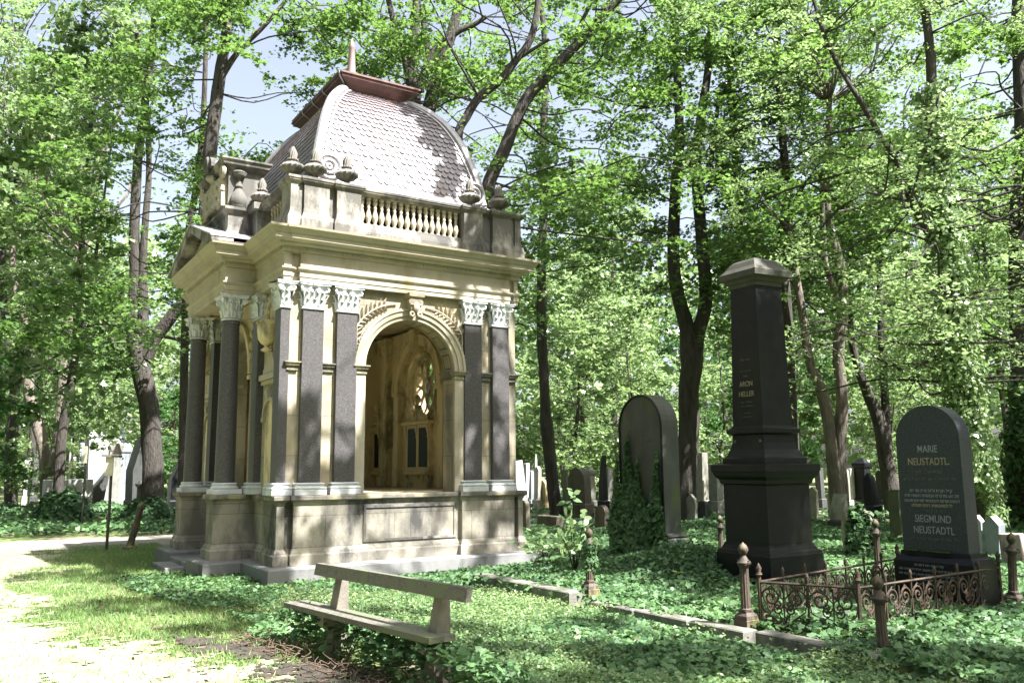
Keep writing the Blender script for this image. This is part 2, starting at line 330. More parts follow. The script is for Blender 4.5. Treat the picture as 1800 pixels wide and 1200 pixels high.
def capital(f, cx, cy, z0, h, hx, hy, rnd=False, top=None):
    seg = 16
    if rnd: bell = [(cx+hx*math.cos(2*PI*i/16), cy+hx*math.sin(2*PI*i/16)) for i in range(16)]
    else: bell = [(cx-hx, cy-hy), (cx+hx, cy-hy), (cx+hx, cy+hy), (cx-hx, cy+hy)]
    f.loft(bell, [(.02, z0), (.025, z0+.02), (0, z0+.04), (-.01, z0+h*.45), (.025, z0+h*.8), (.05, z0+h*.88)])
    ax, ay = hx+.085, hy+.085; n = 6; P = []                         # abacus with concave sides
    for (x0, y0, x1, y1) in ((-1, -1, 1, -1), (1, -1, 1, 1), (1, 1, -1, 1), (-1, 1, -1, -1)):
        for i in range(n):
            t = i/n; x = x0+(x1-x0)*t; y = y0+(y1-y0)*t; c = .045*math.sin(PI*t); nx, ny = (y1-y0)/2, -(x1-x0)/2
            P.append((cx+x*ax-nx*c*1., cy+y*ay-ny*c))
    f.loft(P, [(-.015, z0+h*.87), (0, z0+h*.9), (0, z0+h*.96), (.01, z0+h*.965), (.01, z0+h)])
    def leaf(x, y, nx, ny, w, z, hh, d):
        tx, ty = -ny, nx; V = []; rows = 6
        for i in range(rows):
            s = i/(rows-1); out = .012+d*(s**2.2); zz = z+hh*(s if s < .85 else .85-(s-.85)*.9); ww = w*(.75+.5*math.sin(PI*min(1, s*1.05)))*(1-.35*s*s)*(1 if s < .99 else .4)
            for k, o in ((-1, 0), (-.5, .014), (0, .004), (.5, .014), (1, 0)):
                V.append((x+tx*k*ww*.5+nx*(out+o), y+ty*k*ww*.5+ny*(out+o), zz))
        F = [(i*5+j, i*5+j+1, i*5+j+6, i*5+j+5) for i in range(rows-1) for j in range(4)]; f.add(V, F)
    for row, (zo, hh, d) in enumerate(((.04, h*.36, .05), (.10, h*.52, .065))):
        if rnd:
            for k in range(8):
                t = 2*PI*(k+.5*row)/8; leaf(cx+hx*math.cos(t), cy+hx*math.sin(t), math.cos(t), math.sin(t), hx*.72, z0+zo, hh, d)
        else:
            for nx, ny, L_, o in ((0, -1, hx, hy), (1, 0, hy, hx), (-1, 0, hy, hx), (0, 1, hy, hx)):
                m = max(2, round(L_*2/.11)) if L_ > .09 else 1
                for k in range(m+row*1 if m > 1 else 1):
                    mm = m+row; tt = ((k+.5)/mm*2-1)*L_ if m > 1 else 0; x, y = (cx+tt, cy+ny*o) if nx == 0 else (cx+nx*o, cy+tt)
                    leaf(x, y, nx, ny, 1.9*L_/mm if m > 1 else .1, z0+zo, hh, d)
    for sx in (-1, 1):
        for sy in (-1, 1):                                             # corner volutes
            dx, dy = sx*.7071, sy*.7071; bx, by = cx+sx*(hx+.0), cy+sy*(hy+.0); P = []
            for i in range(15):
                t = i/14; a = PI*.5+t*3.4*PI; r = .055*(1-t*.8); P.append((bx+dx*(.045+r*math.cos(a)), by+dy*(.045+r*math.cos(a)), z0+h*.76+r*math.sin(a)))
            P = [(bx-dx*.04, by-dy*.04, z0+h*.48), (bx, by, z0+h*.7)]+P; f.tube(P, .017, 5)
    for nx, ny, o, L_ in ((0, -1, hy, hx), (1, 0, hx, hy), (-1, 0, hx, hy), (0, 1, hy, hx)):
        x, y = cx+nx*(o+.05), cy+ny*(o+.05); f.lathe([(.012, -.03), (.035, -.015), (.04, .01), (.02, .035)], 8, (x, y, z0+h*.92), 4, .3)
        for sg in (-1, 1):                                             # inner scrolls
            P = []
            for i in range(12):
                t = i/11; a = PI*.5-sg*0+t*2.6*PI; r = .04*(1-t*.75); P.append((r*math.cos(a)*-sg+sg*.055, z0+h*.72+r*math.sin(a)))
            tx, ty = -ny, nx; f.tube([(x+tx*p-nx*.02, y+ty*p-ny*.02, z) for p, z in P], .012, 5)
def attic_base(f, cx, cy, z0, hx, hy, rnd=False):
    f.box(cx-hx-.065, cy-hy-.065, z0, cx+hx+.065, cy+hy+.065, z0+.085, .006)
    prof = [(.055, .086), (.067, .1), (.067, .115), (.05, .13), (.032, .138), (.03, .152), (.042, .163), (.045, .175), (.03, .188), (.008, .192)]
    if rnd: f.lathe([(hx+p*.9, z-0.) for p, z in prof], 28, (cx, cy, z0))
    else: f.loft([(cx-hx, cy-hy), (cx+hx, cy-hy), (cx+hx, cy+hy), (cx-hx, cy+hy)], [(p, z0+z) for p, z in prof])
capital(f, 4.13, 5.25, 4.15, .42, .08, .17); f.build('interior_capital', 'sand_in', MAU, 35)
def tablet(y0, y1, z0, z1, panes, x=4.16):
    f = MB(); f.box(x-.09, y0, z0, x+.003, y1, z1); fr = []
    f.box(x-.17, y0-.08, z1+.001, x+.003, y1+.08, z1+.07, .01); f.box(x-.16, y0-.06, z0-.09, x+.003, y1+.06, z0-.001, .01)
    f.box(x-.05, y0+.02, z0-.24, x+.002, y1-.02, z0-.091)
    n = len(panes)
    for k in range(n+1):
        y = y0+.03+(y1-y0-.06)*k/n; f.prism([(x-.09, z1-.005), (x-.15, z1-.005), (x-.14, z1-.1), (x-.11, z1-.2), (x-.115, z1-.27), (x-.09, z1-.3)], 'y', y-.025, y+.025); st = len(f.v)-12
        f.prism([(x-.05, z0-.092), (x-.12, z0-.092), (x-.05, z0-.2)], 'y', y-.03, y+.03)
    yc = (y0+y1)/2; hw = (y1-y0)/2-.04; P = []                        # scrolled crest
    for i in range(21):
        t = i/20*2-1; P.append((yc+hw*t, z1+.08+.28*(1-abs(t))**1.3+.05*math.cos(t*9)*(1-abs(t))))
    P = [(yc-hw, z1+.071)]+P+[(yc+hw, z1+.071)]; f.prism(P, 'x', x-.09, x-.01)
    for sg in (-1, 1): ringtube(f, x-.10, yc+sg*hw*.38, z1+.24, .065, .065, .02, 14); ringtube(f, x-.10, yc+sg*hw*.8, z1+.14, .05, .05, .018, 14)
    f.lathe([(.05, 0), (.07, .04), (.03, .08), (.05, .14), (.075, .2), (.06, .25), (.02, .3)], 10, (x-.09, yc, z1+.33))
    T = f.build('memorial_tablet', 'sand_in', MAU, 35)
    for (a, b) in panes:
        g = MB(); g.box(x-.1, a, z0+.07, x-.088, b, z1-.07); g.build('tablet_plate', 'plaque', T)
    return T
tablet(3.02, 4.12, 1.62, 2.56, [(3.10, 3.48), (3.62, 4.0)]); tablet(5.46, 5.86, 1.62, 2.52, [(5.54, 5.76)])
f = MB(); f.box(.3, .905, 1.15, 4.5, 6.2, 1.262); f.build('tiled_floor', 'sand_in', MAU)
f = MB(); f.box(.31, .53, 4.70, 4.55, 6.29, 4.80); f.build('ceiling_slab', 'sand_in', MAU)
# ---- front wall trim: archivolt, keystone, imposts, reveal caissons, palm spandrels
f = MB(); archivolt(f, XC, 3.32, .832, .90, .47, .521, 32); archivolt(f, XC, 3.32, .90, .985, .445, .521, 32); archivolt(f, XC, 3.32, .985, 1.03, .425, .521, 32)
for i in range(52):
    t = PI*(i+.5)/52; f.lathe([(.004, -.012), (.013, 0), (.004, .012)], 6, (XC+1.045*math.cos(t), .44, 3.32+1.045*math.sin(t)))
for sg in (-1, 1):
    xa = XC+sg*.83
    f.box(min(xa, xa+sg*.20), .47, 1.255, max(xa, xa+sg*.20), .521, 3.2)
f.build('archivolt', 'sand_trim', MAU, 35)
f = MB()
def impost(x0, x1, y0, y1, z=3.24): f.loft([(x0, y0), (x1, y0), (x1, y1), (x0, y1)], [(.0, z-.06), (.012, z-.055), (.012, z-.03), (0, z-.025), (0, z), (.03, z+.02), (.04, z+.05), (.055, z+.065), (.055, z+.085)])
for q in ((XC-.83-.17, XC-.83+.003, .462, .93), (XC+.83-.003, XC+.83+.17, .462, .93), (.87, 1.045, .50, .53), (3.84, 4.00, .50, .53), (.305, .46, .49, .53), (4.40, 4.54, .49, .53)):
    f = MB(); impost(*q); f.build('impost_moulding', 'ledge', MAU)

f = MB()
for k in range(7):                                              # coffers in the arch soffit
    t = PI*(k+.5)/7; c, s = math.cos(t), math.sin(t); R_ = .822
    for da, db in ((-.15, 0), (.15, 0)): 
        tt = t+da; f.add([(XC+R_*math.cos(tt-.012), .58, 3.32+R_*math.sin(tt-.012)), (XC+R_*math.cos(tt+.012), .58, 3.32+R_*math.sin(tt+.012)), (XC+R_*math.cos(tt+.012), .84, 3.32+R_*math.sin(tt+.012)), (XC+R_*math.cos(tt-.012), .84, 3.32+R_*math.sin(tt-.012))], [(0, 1, 2, 3)])
    for y in (.58, .82):
        P = [(XC+R_*math.cos(t+e), 3.32+R_*math.sin(t+e)) for e in (-.15, -.05, .05, .15)]
        V = [(a, y, b) for a, b in P]+[(a, y+.02, b) for a, b in P]; f.add(V, [(i, i+1, i+5, i+4) for i in range(3)])
f.build('soffit_coffers', 'sand_dirty', MAU)
f = MB(); st = 0                                                # keystone console
f.loft([(XC-.09, .33), (XC+.09, .33), (XC+.09, .52), (XC-.09, .52)], [(-.03, 4.13), (-.02, 4.17), (-.015, 4.3), (.015, 4.42), (.025, 4.48), (.0, 4.5), (.05, 4.53), (.06, 4.595)])
for sg in (-1, 1):
    for k, (zz, rr_) in enumerate(((4.44, .05), (4.23, .035))): ringtube(f, XC+sg*.07, .325, zz, rr_, rr_, .018, 14, x=False)
f.lathe([(.02, -.1), (.05, -.06), (.06, 0), (.045, .07), (.015, .1)], 10, (XC, .33, 4.36), 6, .25)
f.build('keystone', 'sand_trim', MAU, 35)
def spandrel(sg):
    f = MB(); stem = []
    for i in range(18):
        t = i/17; a = PI*(.02+.40*t); r = 1.13+.06*math.sin(PI*t)+.10*t*(t > .8)*0; stem.append((XC+sg*r*math.cos(a), 3.32+r*math.sin(a)))
    stem = [p for p in stem if p[1] < 4.56 and abs(p[0]-XC) < 1.02 or True]
    pts = []
    for (x, z) in stem:
        x = XC+max(-.99, min(.99, x-XC)); z = min(z, 4.52); pts.append((x, .495, z))
    f.tube(pts, .014, 5)
    n = 15
    for i in range(1, n):
        t = i/n; k = int(t*16); x, y, z = pts[k]; x2, _, z2 = pts[k+1]; d = np.array((x2-x, z2-z)); d /= np.linalg.norm(d)+1e-6
        for side in (-1, 1):
            nn = np.array((-d[1], d[0]))*side; g = d*.75+nn*.7; g /= np.linalg.norm(g)
            L_ = (.20 if (nn[1] > 0) else .12)*(1-.35*t); q = np.array((x, z)); side_out = (q+g*L_)
            if side_out[1] > 4.585: L_ *= max(.2, (4.585-q[1])/(side_out[1]-q[1]+1e-6))
            if (q+g*L_-np.array((XC, 3.32)))@(q+g*L_-np.array((XC, 3.32))) < 1.06**2: L_ *= .45
            pr = np.array((-g[1], g[0]))*.026; curve = nn*.03
            P0, P1, P2, P3 = q, q+g*L_*.5+pr+curve*.3, q+g*L_+curve, q+g*L_*.5-pr+curve*.3
            mid = q+g*L_*.55+curve*.4
            V = [(p[0], .519, p[1]) for p in (P0, P1, P2, P3)]+[(mid[0], .465, mid[1]), (q[0], .49, q[1]), (P2[0], .475, P2[1])]
            f.add(V, [(0, 1, 4, 5), (0, 5, 4, 3), (1, 2, 6, 4), (3, 4, 6, 2)])
    return f.build('spandrel_relief', 'sand_trim', MAU)
spandrel(-1); spandrel(1)
# ---- pilasters: granite shaft with marble base and capital
def pilaster(x0, x1, y0, y1, nm='pilaster', zt=4.165):
    f = MB(); f.box(x0, y0, 1.44, x1, y1, zt, .006); P = f.build(nm, 'granite', MAU)
    cx, cy_, hx, hy = (x0+x1)/2, (y0+y1)/2, (x1-x0)/2, (y1-y0)/2
    g = MB(); attic_base(g, cx, cy_, 1.251, hx+.02, hy+.02); g.build('base', 'marble', P, 40)
    g = MB(); capital(g, cx, cy_, zt+.002, .43, hx, hy); g.build('capital', 'marble', P, 35)
for x0, x1 in ((.52, .86), (1.09, 1.43), (3.45, 3.79), (4.02, 4.36)): pilaster(x0, x1, .43, .58)
for y0, y1 in ((.50, .80), (1.72, 2.03), (4.78, 5.08), (6.0, 6.3)): pilaster(.185, .33, y0, y1)
for yy in (2.18, 4.58):
    f = MB(); prof = [(.165, 1.44), (.172, 1.46), (.172, 1.48), (.165, 1.5)]+[(.165-.022*(t**1.6), 1.5+2.6*t) for t in np.linspace(0, 1, 9)]+[(.155, 4.11), (.155, 4.14), (.145, 4.165)]
    f.lathe(prof, 36, (-.16, yy, 0)); P = f.build('column', 'granite', MAU, 40)
    g = MB(); attic_base(g, -.16, yy, 1.251, .165, .165, True); g.build('base', 'marble', P, 40)
    g = MB(); capital(g, -.16, yy, 4.166, .43, .145, .145, True); g.build('capital', 'marble', P, 35)
# ---- portico wall niches with urns, door archivolt
for yc in (1.26, 5.42):
    f = MB()
    archivolt(f, yc, 2.50, .26, .33, .25, .303, 18, x=True); archivolt(f, yc, 4.13, .27, .34, .25, .303, 18, x=True)
    f.box(.245, yc-.36, 2.42, .302, yc-.24, 2.50, .008); f.box(.245, yc+.24, 2.42, .302, yc+.36, 2.50, .008)
    f.box(.20, yc-.40, 3.10, .302, yc+.40, 3.20, .012); f.box(.235, yc-.38, 3.03, .302, yc+.38, 3.098, .01)
    f.prism([(.301, 2.76), (.22, 2.8), (.2, 2.9), (.235, 2.97), (.301, 3.02)], 'y', yc-.05, yc+.05)
    for sg in (-1, 1): ringtube(f, .265, yc+sg*.2, 3.33, .07, .07, .02, 14); ringtube(f, .265, yc+sg*.3, 3.25, .04, .04, .018, 12)
    f.prism([(yc-.34, 3.201), (yc+.34, 3.201), (yc+.18, 3.42), (yc+.1, 3.55), (yc-.1, 3.55), (yc-.18, 3.42)], 'x', .25, .302)
    for k in range(9):
        t = PI*(k+.5)/9; f.lathe([(.01, -.05), (.035, -.02), (.04, .02), (.01, .05)], 6, (.27, yc+.40*math.cos(t), 4.13+.36*math.sin(t)))
    f.build('niche_surround', 'sand_trim', MAU, 35)
    f = MB(); 
    for z0, z1, zt in ((1.3, 2.5, .25), (3.56, 4.13, .26)):
        P = [(yc-zt, z0), (yc+zt, z0)]+[(yc+zt*math.cos(a), z1+zt*math.sin(a)) for a in np.linspace(0, PI, 13)]; f.prism(P, 'x', .292, .299); f.build('niche_back', 'sand_in', MAU); f = MB()
    f = MB(); f.lathe([(.07, 0), (.1, .02), (.05, .06), (.04, .09), (.1, .13), (.145, .2), (.16, .32), (.165, .45), (.185, .47), (.185, .5), (.05, .52), (.03, .6), (.045, .64), (.01, .7)], 20, (.2, yc, 3.56)); f.build('niche_urn', 'sand_in', MAU, 35)
f = MB(); archivolt(f, YC, 3.32, .862, .97, .25, .301, 26, x=True); archivolt(f, YC, 3.32, .97, 1.03, .23, .301, 26, x=True)
for sg in (-1, 1):
    a, b = sorted((YC+sg*.855, YC+sg*1.04)); f.box(.24, a, 3.22, .74, b, 3.30, .012)
    for k in range(5): f.lathe([(.01, -.08), (.05, -.03), (.05, .03), (.01, .09)], 6, (.27, YC+sg*(.98+.02*k), 3.6+.2*k))
for k in range(9):
    t = PI*(k+.5)/9; P = [(YC+.858*math.cos(t+e), 3.32+.858*math.sin(t+e)) for e in (-.13, .13)]
    for x in (.34, .66): f.add([(x, P[0][0], P[0][1]), (x, P[1][0], P[1][1]), (x+.02, P[1][0], P[1][1]), (x+.02, P[0][0], P[0][1])], [(0, 1, 2, 3)])
f.build('door_archivolt', 'sand_in', MAU, 35)
f = MB(); f.box(-.30, 2.02, 4.635, .3, 4.77, 4.70)
for y in (2.3, 3.0, 3.8, 4.5): f.box(-.25, y-.03, 4.603, .28, y+.03, 4.634)
f.build('portico_ceiling', 'sand_in', MAU)
# ---- entablature
ent = [(.19, .44), (.31, .44), (.31, .50), (.45, .50), (.45, .42), (4.38, .42), (4.38, .50), (4.49, .50), (4.49, .44), (4.57, .44), (4.57, 6.36), (.19, 6.36),
       (.19, 4.80), (-.33, 4.80), (-.33, 1.98), (.19, 1.98)]
inner = [(.5, .85), (4.3, .85), (4.3, 6.0), (.5, 6.0), (.5, 4.5), (-.05, 4.5), (-.05, 2.3), (.5, 2.3)]
def band(prof, nm, m, outline=ent, cap=(False, False)):
    f = MB(); f.loft(outline, prof, cap); return f.build(nm, m, MAU)
band([(-.28, 4.60), (.0, 4.60), (.0, 4.67), (.012, 4.675), (.012, 4.755), (.02, 4.76), (.045, 4.79), (.05, 4.815), (.0, 4.83)], 'architrave', 'sand_trim')
band([(.0, 4.83), (.0, 5.05), (.015, 5.06)], 'frieze', 'sand_trim')
cor = [(.19, .44), (.45, .44), (.45, .42), (4.38, .42), (4.38, .44), (4.57, .44), (4.57, 6.36), (.19, 6.36), (.19, 4.80), (-.33, 4.80), (-.33, 1.98), (.19, 1.98)]
band([(-.02, 5.055), (.03, 5.075), (.035, 5.09), (.035, 5.15), (.075, 5.155), (.10, 5.18), (.11, 5.21), (.22, 5.235), (.225, 5.30), (.245, 5.31), (.27, 5.35), (.31, 5.385), (.32, 5.42), (.28, 5.428), (-.2, 5.46)], 'cornice', 'sand_trim', cor, (False, True))
f = MB()
x = .47
while x < 4.40: f.box(x, .365, 5.093, x+.03, .388, 5.145); x += .052
f.build('dentil_course', 'sand_trim', MAU)
for y0, y1, xx in ((.47, 1.9, .19), (4.9, 6.3, .19), (2.02, 4.76, -.33)):
    y = y0; f = MB()
    while y < y1: f.box(xx-.055, y, 5.093, xx-.032, y+.03, 5.145); y += .052
    f.build('dentil_course', 'sand_trim', MAU)
x = -.3; f = MB()
while x < .13: f.box(x, 1.925, 5.093, x+.03, 1.948, 5.145); x += .052
f.build('dentil_course', 'sand_trim', MAU)
# ---- pediment on the portico
ya, yb, ym, zE, zA = 1.66, 5.12, YC, 5.425, 6.02
f = MB(); f.prism([(ya+.25, 5.43), (yb-.25, 5.43), (ym, zA-.13)], 'x', -.42, .1); f.build('tympanum', 'sand_trim', MAU)
f = MB()
for sg, y0 in ((1, ya), (-1, yb)):
    P = [(y0, zE), (ym, zA), (ym, zA-.10), (y0+sg*.0, zE-.0+.0)]
    P = [(y0, zE+.001), (y0, zE+.07), (ym, zA+.07), (ym, zA-.06), (y0+sg*.34, zE+.001)]; f.prism(P, 'x', -.66, -.30)
for i in range(14):
    t = (i+.5)/14
    for sg, y0 in ((1, ya), (-1, yb)): y = y0+(ym-y0)*t*.92+sg*.18; z = zE+(zA-zE)*t*.92-.02; f.box(-.47, y-.018, z, -.43, y+.018, z+.05) if z > 5.5 else None
f.build('raking_cornice', 'sand_dirty', MAU)
f = MB(); f.prism([(ya-.01, zE+.072), (ya-.01, zE+.1), (ym, zA+.1), (yb+.01, zE+.1), (yb+.01, zE+.072), (ym, zA+.072)], 'x', -.68, .35)
f.prism([(ya, 5.43), (yb, 5.43), (ym, zA+.06)], 'x', -.28, .3)
f.build('portico_roof_sheet', 'zinc', MAU)
# ---- attic piece over the portico
f = MB(); f.loft([(-.2, 2.52), (.45, 2.52), (.45, 4.28), (-.2, 4.28)], [(.14, 5.5), (.13, 5.66), (.06, 5.76), (.01, 5.86), (0, 5.95), (0, 6.17), (.02, 6.18), (.03, 6.21), (.07, 6.24), (.075, 6.29), (.0, 6.3)])
f.loft([(-.2, 2.60), (.38, 2.60), (.38, 4.20), (-.2, 4.20)], [(0, 6.3), (0, 7.0), (.02, 7.01), (.03, 7.04), (.12, 7.08), (.13, 7.12), (.16, 7.16), (.16, 7.19), (.0, 7.2)])
f.build('attic_block', 'sand_dirty', MAU)
f = MB()                                                        # cartouche, scrolls and candelabrum reliefs
for k in range(3):
    f.prism([(2.66+.03*k, 6.34), (3.0, 6.34), (2.95, 6.9), (2.72, 6.95)] if k == 0 else [(4.14, 6.34), (3.8, 6.34), (3.85, 6.9), (4.08, 6.95)] if k == 1 else [(3.1, 6.4), (3.7, 6.4), (3.75, 6.9), (3.4, 7.02), (3.05, 6.9)], 'x', -.30, -.19)
for y in np.linspace(2.75, 4.05, 6):
    for z in (6.45, 6.65, 6.85): f.lathe([(.01, -.07), (.06, -.02), (.05, .04), (.01, .09)], 7, (-.28, y+random.uniform(-.03, .03), z), 5, .4)
ringtube(f, -.3, 2.62, 6.95, .09, .09, .04, 16); ringtube(f, -.3, 4.18, 6.95, .09, .09, .04, 16)
f.lathe([(.10, -.0), (.13, .04), (.11, .1), (.06, .14)], 10, (-.28, 3.4, 6.98), 5, .3)
f.build('cartouche_relief', 'sand_trim', MAU, 40)
f = MB(); f.lathe([(.13, 0), (.14, .03), (.12, .04), (.15, .1), (.14, .2), (.09, .3), (.05, .36), (.07, .4), (.04, .47), (.03, .56), (.11, .6), (.13, .66), (.09, .69)], 14, (-.02, 2.58, 6.30), 8, .15); f.build('candelabrum_relief', 'sand_dirty', MAU, 40)
f = MB(); seg = 16; P = [(ym+.30*math.cos(t), 7.2+.24*math.sin(t)) for t in np.linspace(0, PI, 13)]; f.prism(P, 'x', -.40, -.05); ringtube(f, -.41, ym, 7.28, .13, .13, .04, 18); f.build('attic_scroll', 'sand_dirty', MAU)
# ---- parapet
f = MB()
base_prof = [(.05, 5.44), (.05, 5.55), (.035, 5.6), (.01, 5.66), (0, 5.70)]
rb = [(.36, .46), (4.5, .46), (4.5, 6.3), (.36, 6.3)]
f.loft([(.36, .40), (4.52, .40), (4.52, .62), (.36, .62)], base_prof)
f.loft([(.36, .64), (.56, .64), (.56, 6.28), (.36, 6.28)], base_prof); f.loft([(4.3, .64), (4.52, .64), (4.52, 6.28), (4.3, 6.28)], base_prof)
f.loft([(.58, 6.08), (4.28, 6.08), (4.28, 6.28), (.58, 6.28)], base_prof)
def pier(x0, y0, x1, y1, top=True):
    f.loft([(x0, y0), (x1, y0), (x1, y1), (x0, y1)], [(.05, 5.445), (.05, 5.6), (.012, 5.71), (0, 5.78), (0, 6.185)])
pier(.45, .335, .87, .60); pier(1.0, .33, 1.42, .605); pier(3.38, .33, 3.76, .605); pier(3.98, .335, 4.40, .60)
pier(.235, .36, .37, .82); pier(4.47, .36, 4.60, .82); f.box(.38, .385, 5.5, .44, .6, 6.186); f.box(.875, .42, 5.5, .995, .6, 6.187); f.box(3.765, .42, 5.5, 3.975, .6, 6.187); f.box(4.405, .385, 5.5, 4.465, .6, 6.188)
pier(.21, 2.15, .48, 2.54); pier(.21, 4.26, .48, 4.65); pier(.235, 5.9, .5, 6.32); pier(4.3, 5.9, 4.6, 6.32)
f.build('parapet', 'sand_dirty', MAU)
f = MB(); capo = [(.235, .36), (.40, .36), (.40, .40), (.45, .40), (.45, .335), (.87, .335), (.87, .41), (1.0, .41), (1.0, .33), (1.42, .33), (1.42, .41), (3.38, .41), (3.38, .33), (3.76, .33), (3.76, .41), (3.98, .41), (3.98, .335), (4.40, .335), (4.40, .40), (4.45, .40), (4.45, .36), (4.60, .36), (4.60, .80), (4.5, .80), (4.5, 6.3), (.3, 6.3), (.3, .82), (.235, .82)]
f.loft(capo, [(-.01, 6.185), (.0, 6.19), (.01, 6.21), (.045, 6.23), (.05, 6.255), (.06, 6.26), (.06, 6.30), (.0, 6.315)], (True, True))
f.box(.13, 2.08, 6.19, .31, 2.6, 6.318, .01)
f.build('parapet_cap', 'sand_dirty', MAU)
bp = [(.045, 0), (.045, .03), (.028, .04), (.03, .06), (.05, .12), (.055, .16), (.04, .22), (.022, .29), (.03, .31), (.03, .33), (.022, .34), (.04, .385), (.042, .41), (.028, .44), (.045, .455), (.045, .485)]
b0 = MB(); b0.lathe(bp, 10); bal = b0.build('baluster', 'sand_trim', MAU, 50); bal.location = (1.50, .50, 5.70); 
for i in range(1, 16): c = bal.copy(); COL.objects.link(c); c.location = (1.50+i*1.80/15, .50, 5.70)
for i in range(7): c = bal.copy(); COL.objects.link(c); c.location = (.43, .95+i*.165, 5.70)
for i in range(7): c = bal.copy(); COL.objects.link(c); c.location = (.43, 4.75+i*.165, 5.70)
f = MB()
for x in (1.52, 3.12): f.box(x, .335, 5.455, x+.10, .36, 5.50)
f.build('drain_hole', 'black', MAU)
up = [(.09, 0), (.095, .02), (.06, .045), (.045, .07), (.05, .09), (.13, .12), (.18, .165), (.19, .20), (.15, .25), (.07, .28), (.06, .30), (.09, .315), (.09, .335), (.07, .345)]
def flame(f):
    for k in range(9):
        a = 2*PI*k/9; r = .045; P = [(r*math.cos(a), r*math.sin(a), .34), (1.25*r*math.cos(a+.3), 1.25*r*math.sin(a+.3), .43), (.8*r*math.cos(a+.6), .8*r*math.sin(a+.6), .49), (.25*r*math.cos(a+.8), .25*r*math.sin(a+.8), .55)]; f.tube(P, [.026, .026, .018, .007], 5)
f = MB(); f.lathe(up, 28, lobes=14, lob=.14); flame(f); u0 = f.build('urn_finial', 'soot_stone', MAU, 45); U = [(1.21, .47), (.66, .47), (.32, .58), (.34, 2.36), (3.57, .47), (4.19, .47), (.36, 4.45), (4.45, 1.1), (.36, 6.1), (4.45, 6.1)]
u0.location = (*U[0], 6.31)
for p in U[1:]: c = u0.copy(); COL.objects.link(c); c.location = (*p, 6.31)
# ---- dome roof: square cloister-vault with fish-scale shingles
RB = (.80, .86, 4.08, 5.94); RT = (1.84, 2.22, 3.06, 4.58)
pts = [(0, 6.50), (.02, 6.60), (.06, 6.95), (.15, 7.34), (.28, 7.80), (.46, 8.22), (.66, 8.52), (.84, 8.72), (1.0, 8.84)]
gz = catmull([(a, b, 0) for a, b in pts], 8)[:, :2]; sarc = np.concatenate(([0], np.cumsum(np.hypot(np.diff(gz[:, 0])*1.2, np.diff(gz[:, 1])))))
def gat(s): s = s*sarc[-1]; return np.interp(s, sarc, gz[:, 0]), np.interp(s, sarc, gz[:, 1])
def rect_at(g): return tuple(RB[i]+(RT[i]-RB[i])*g for i in range(4))
f = MB(); R0 = [rect_at(g) for g in gz[:, 0]]; V = []; F = []
for (g, z), r in zip(gz, R0): V += [(r[0], r[1], z), (r[2], r[1], z), (r[2], r[3], z), (r[0], r[3], z)]
for j in range(len(gz)-1):
    for i in range(4): F.append((j*4+i, j*4+(i+1) % 4, j*4+4+(i+1) % 4, j*4+4+i))
f.add(V, F); RO = f.build('dome_roof', 'slate', MAU)
def face_pt(k, a, s, lift=0.):
    g, z = gat(min(1, max(0, s))); r = rect_at(g); g2, z2 = gat(min(1, s+.01)); dz = z2-z+1e-6; dg = (g2-g)
    if k == 0: n = np.array((0, -(dz), dg*1.36)); p = np.array((a, r[1], z)); lim = (r[0], r[2])
    elif k == 2: n = np.array((0, dz, dg*1.36)); p = np.array((a, r[3], z)); lim = (r[0], r[2])
    elif k == 1: n = np.array((-dz, 0, dg*1.04)); p = np.array((r[0], a, z)); lim = (r[1], r[3])
    else: n = np.array((dz, 0, dg*1.04)); p = np.array((r[2], a, z)); lim = (r[1], r[3])
    n = n/np.linalg.norm(n); return p+n*lift, lim
f = MB(); rows = 23; tw = .124
for k in range(4):
    for r_ in range(rows):
        s0 = (r_+.02)/rows; s1 = min(1, (r_+1.35)/rows); _, lim = face_pt(k, 0, s0); _, lim1 = face_pt(k, 0, s1)
        c0 = XC if k in (0, 2) else YC; n = int((lim[1]-lim[0])/tw/2)+2
        for i in range(-n, n+1):
            a = c0+(i+.5*(r_ % 2))*tw
            if a-tw*.3 < lim[0] or a+tw*.3 > lim[1]: continue
            V = []; hw = tw*.48; jz = random.uniform(-.004, .004)
            for (da, ds, lf) in ((-hw, 1, .004), (hw, 1, .004), (hw, .35, .020), (hw*.72, .12, .026), (hw*.3, .02, .028), (-hw*.3, .02, .028), (-hw*.72, .12, .026), (-hw, .35, .020)):
                s = s0+(s1-s0)*ds; _, l2 = face_pt(k, 0, s); aa = min(max(a+da, l2[0]), l2[1]); p, _ = face_pt(k, aa, s, lf+jz); V.append(p)
            m_ = len(V); B = [v for v in V]; W_ = []
            for (v, (da, ds, lf)) in zip(V, [(0, 0, 0)]*8): W_.append(v)
            lo = []
            for (da, ds) in ((hw, .35), (hw*.72, .12), (hw*.3, .02), (-hw*.3, .02), (-hw*.72, .12), (-hw, .35)):
                s = s0+(s1-s0)*ds; _, l2 = face_pt(k, 0, s); aa = min(max(a+da, l2[0]), l2[1]); p, _ = face_pt(k, aa, s, .0); lo.append(p)
            f.add(V+lo, [tuple(range(8))]+[(2+i_, 3+i_, 9+i_, 8+i_) for i_ in range(5)])
f.build('shingles', 'slate', RO)
f = MB()
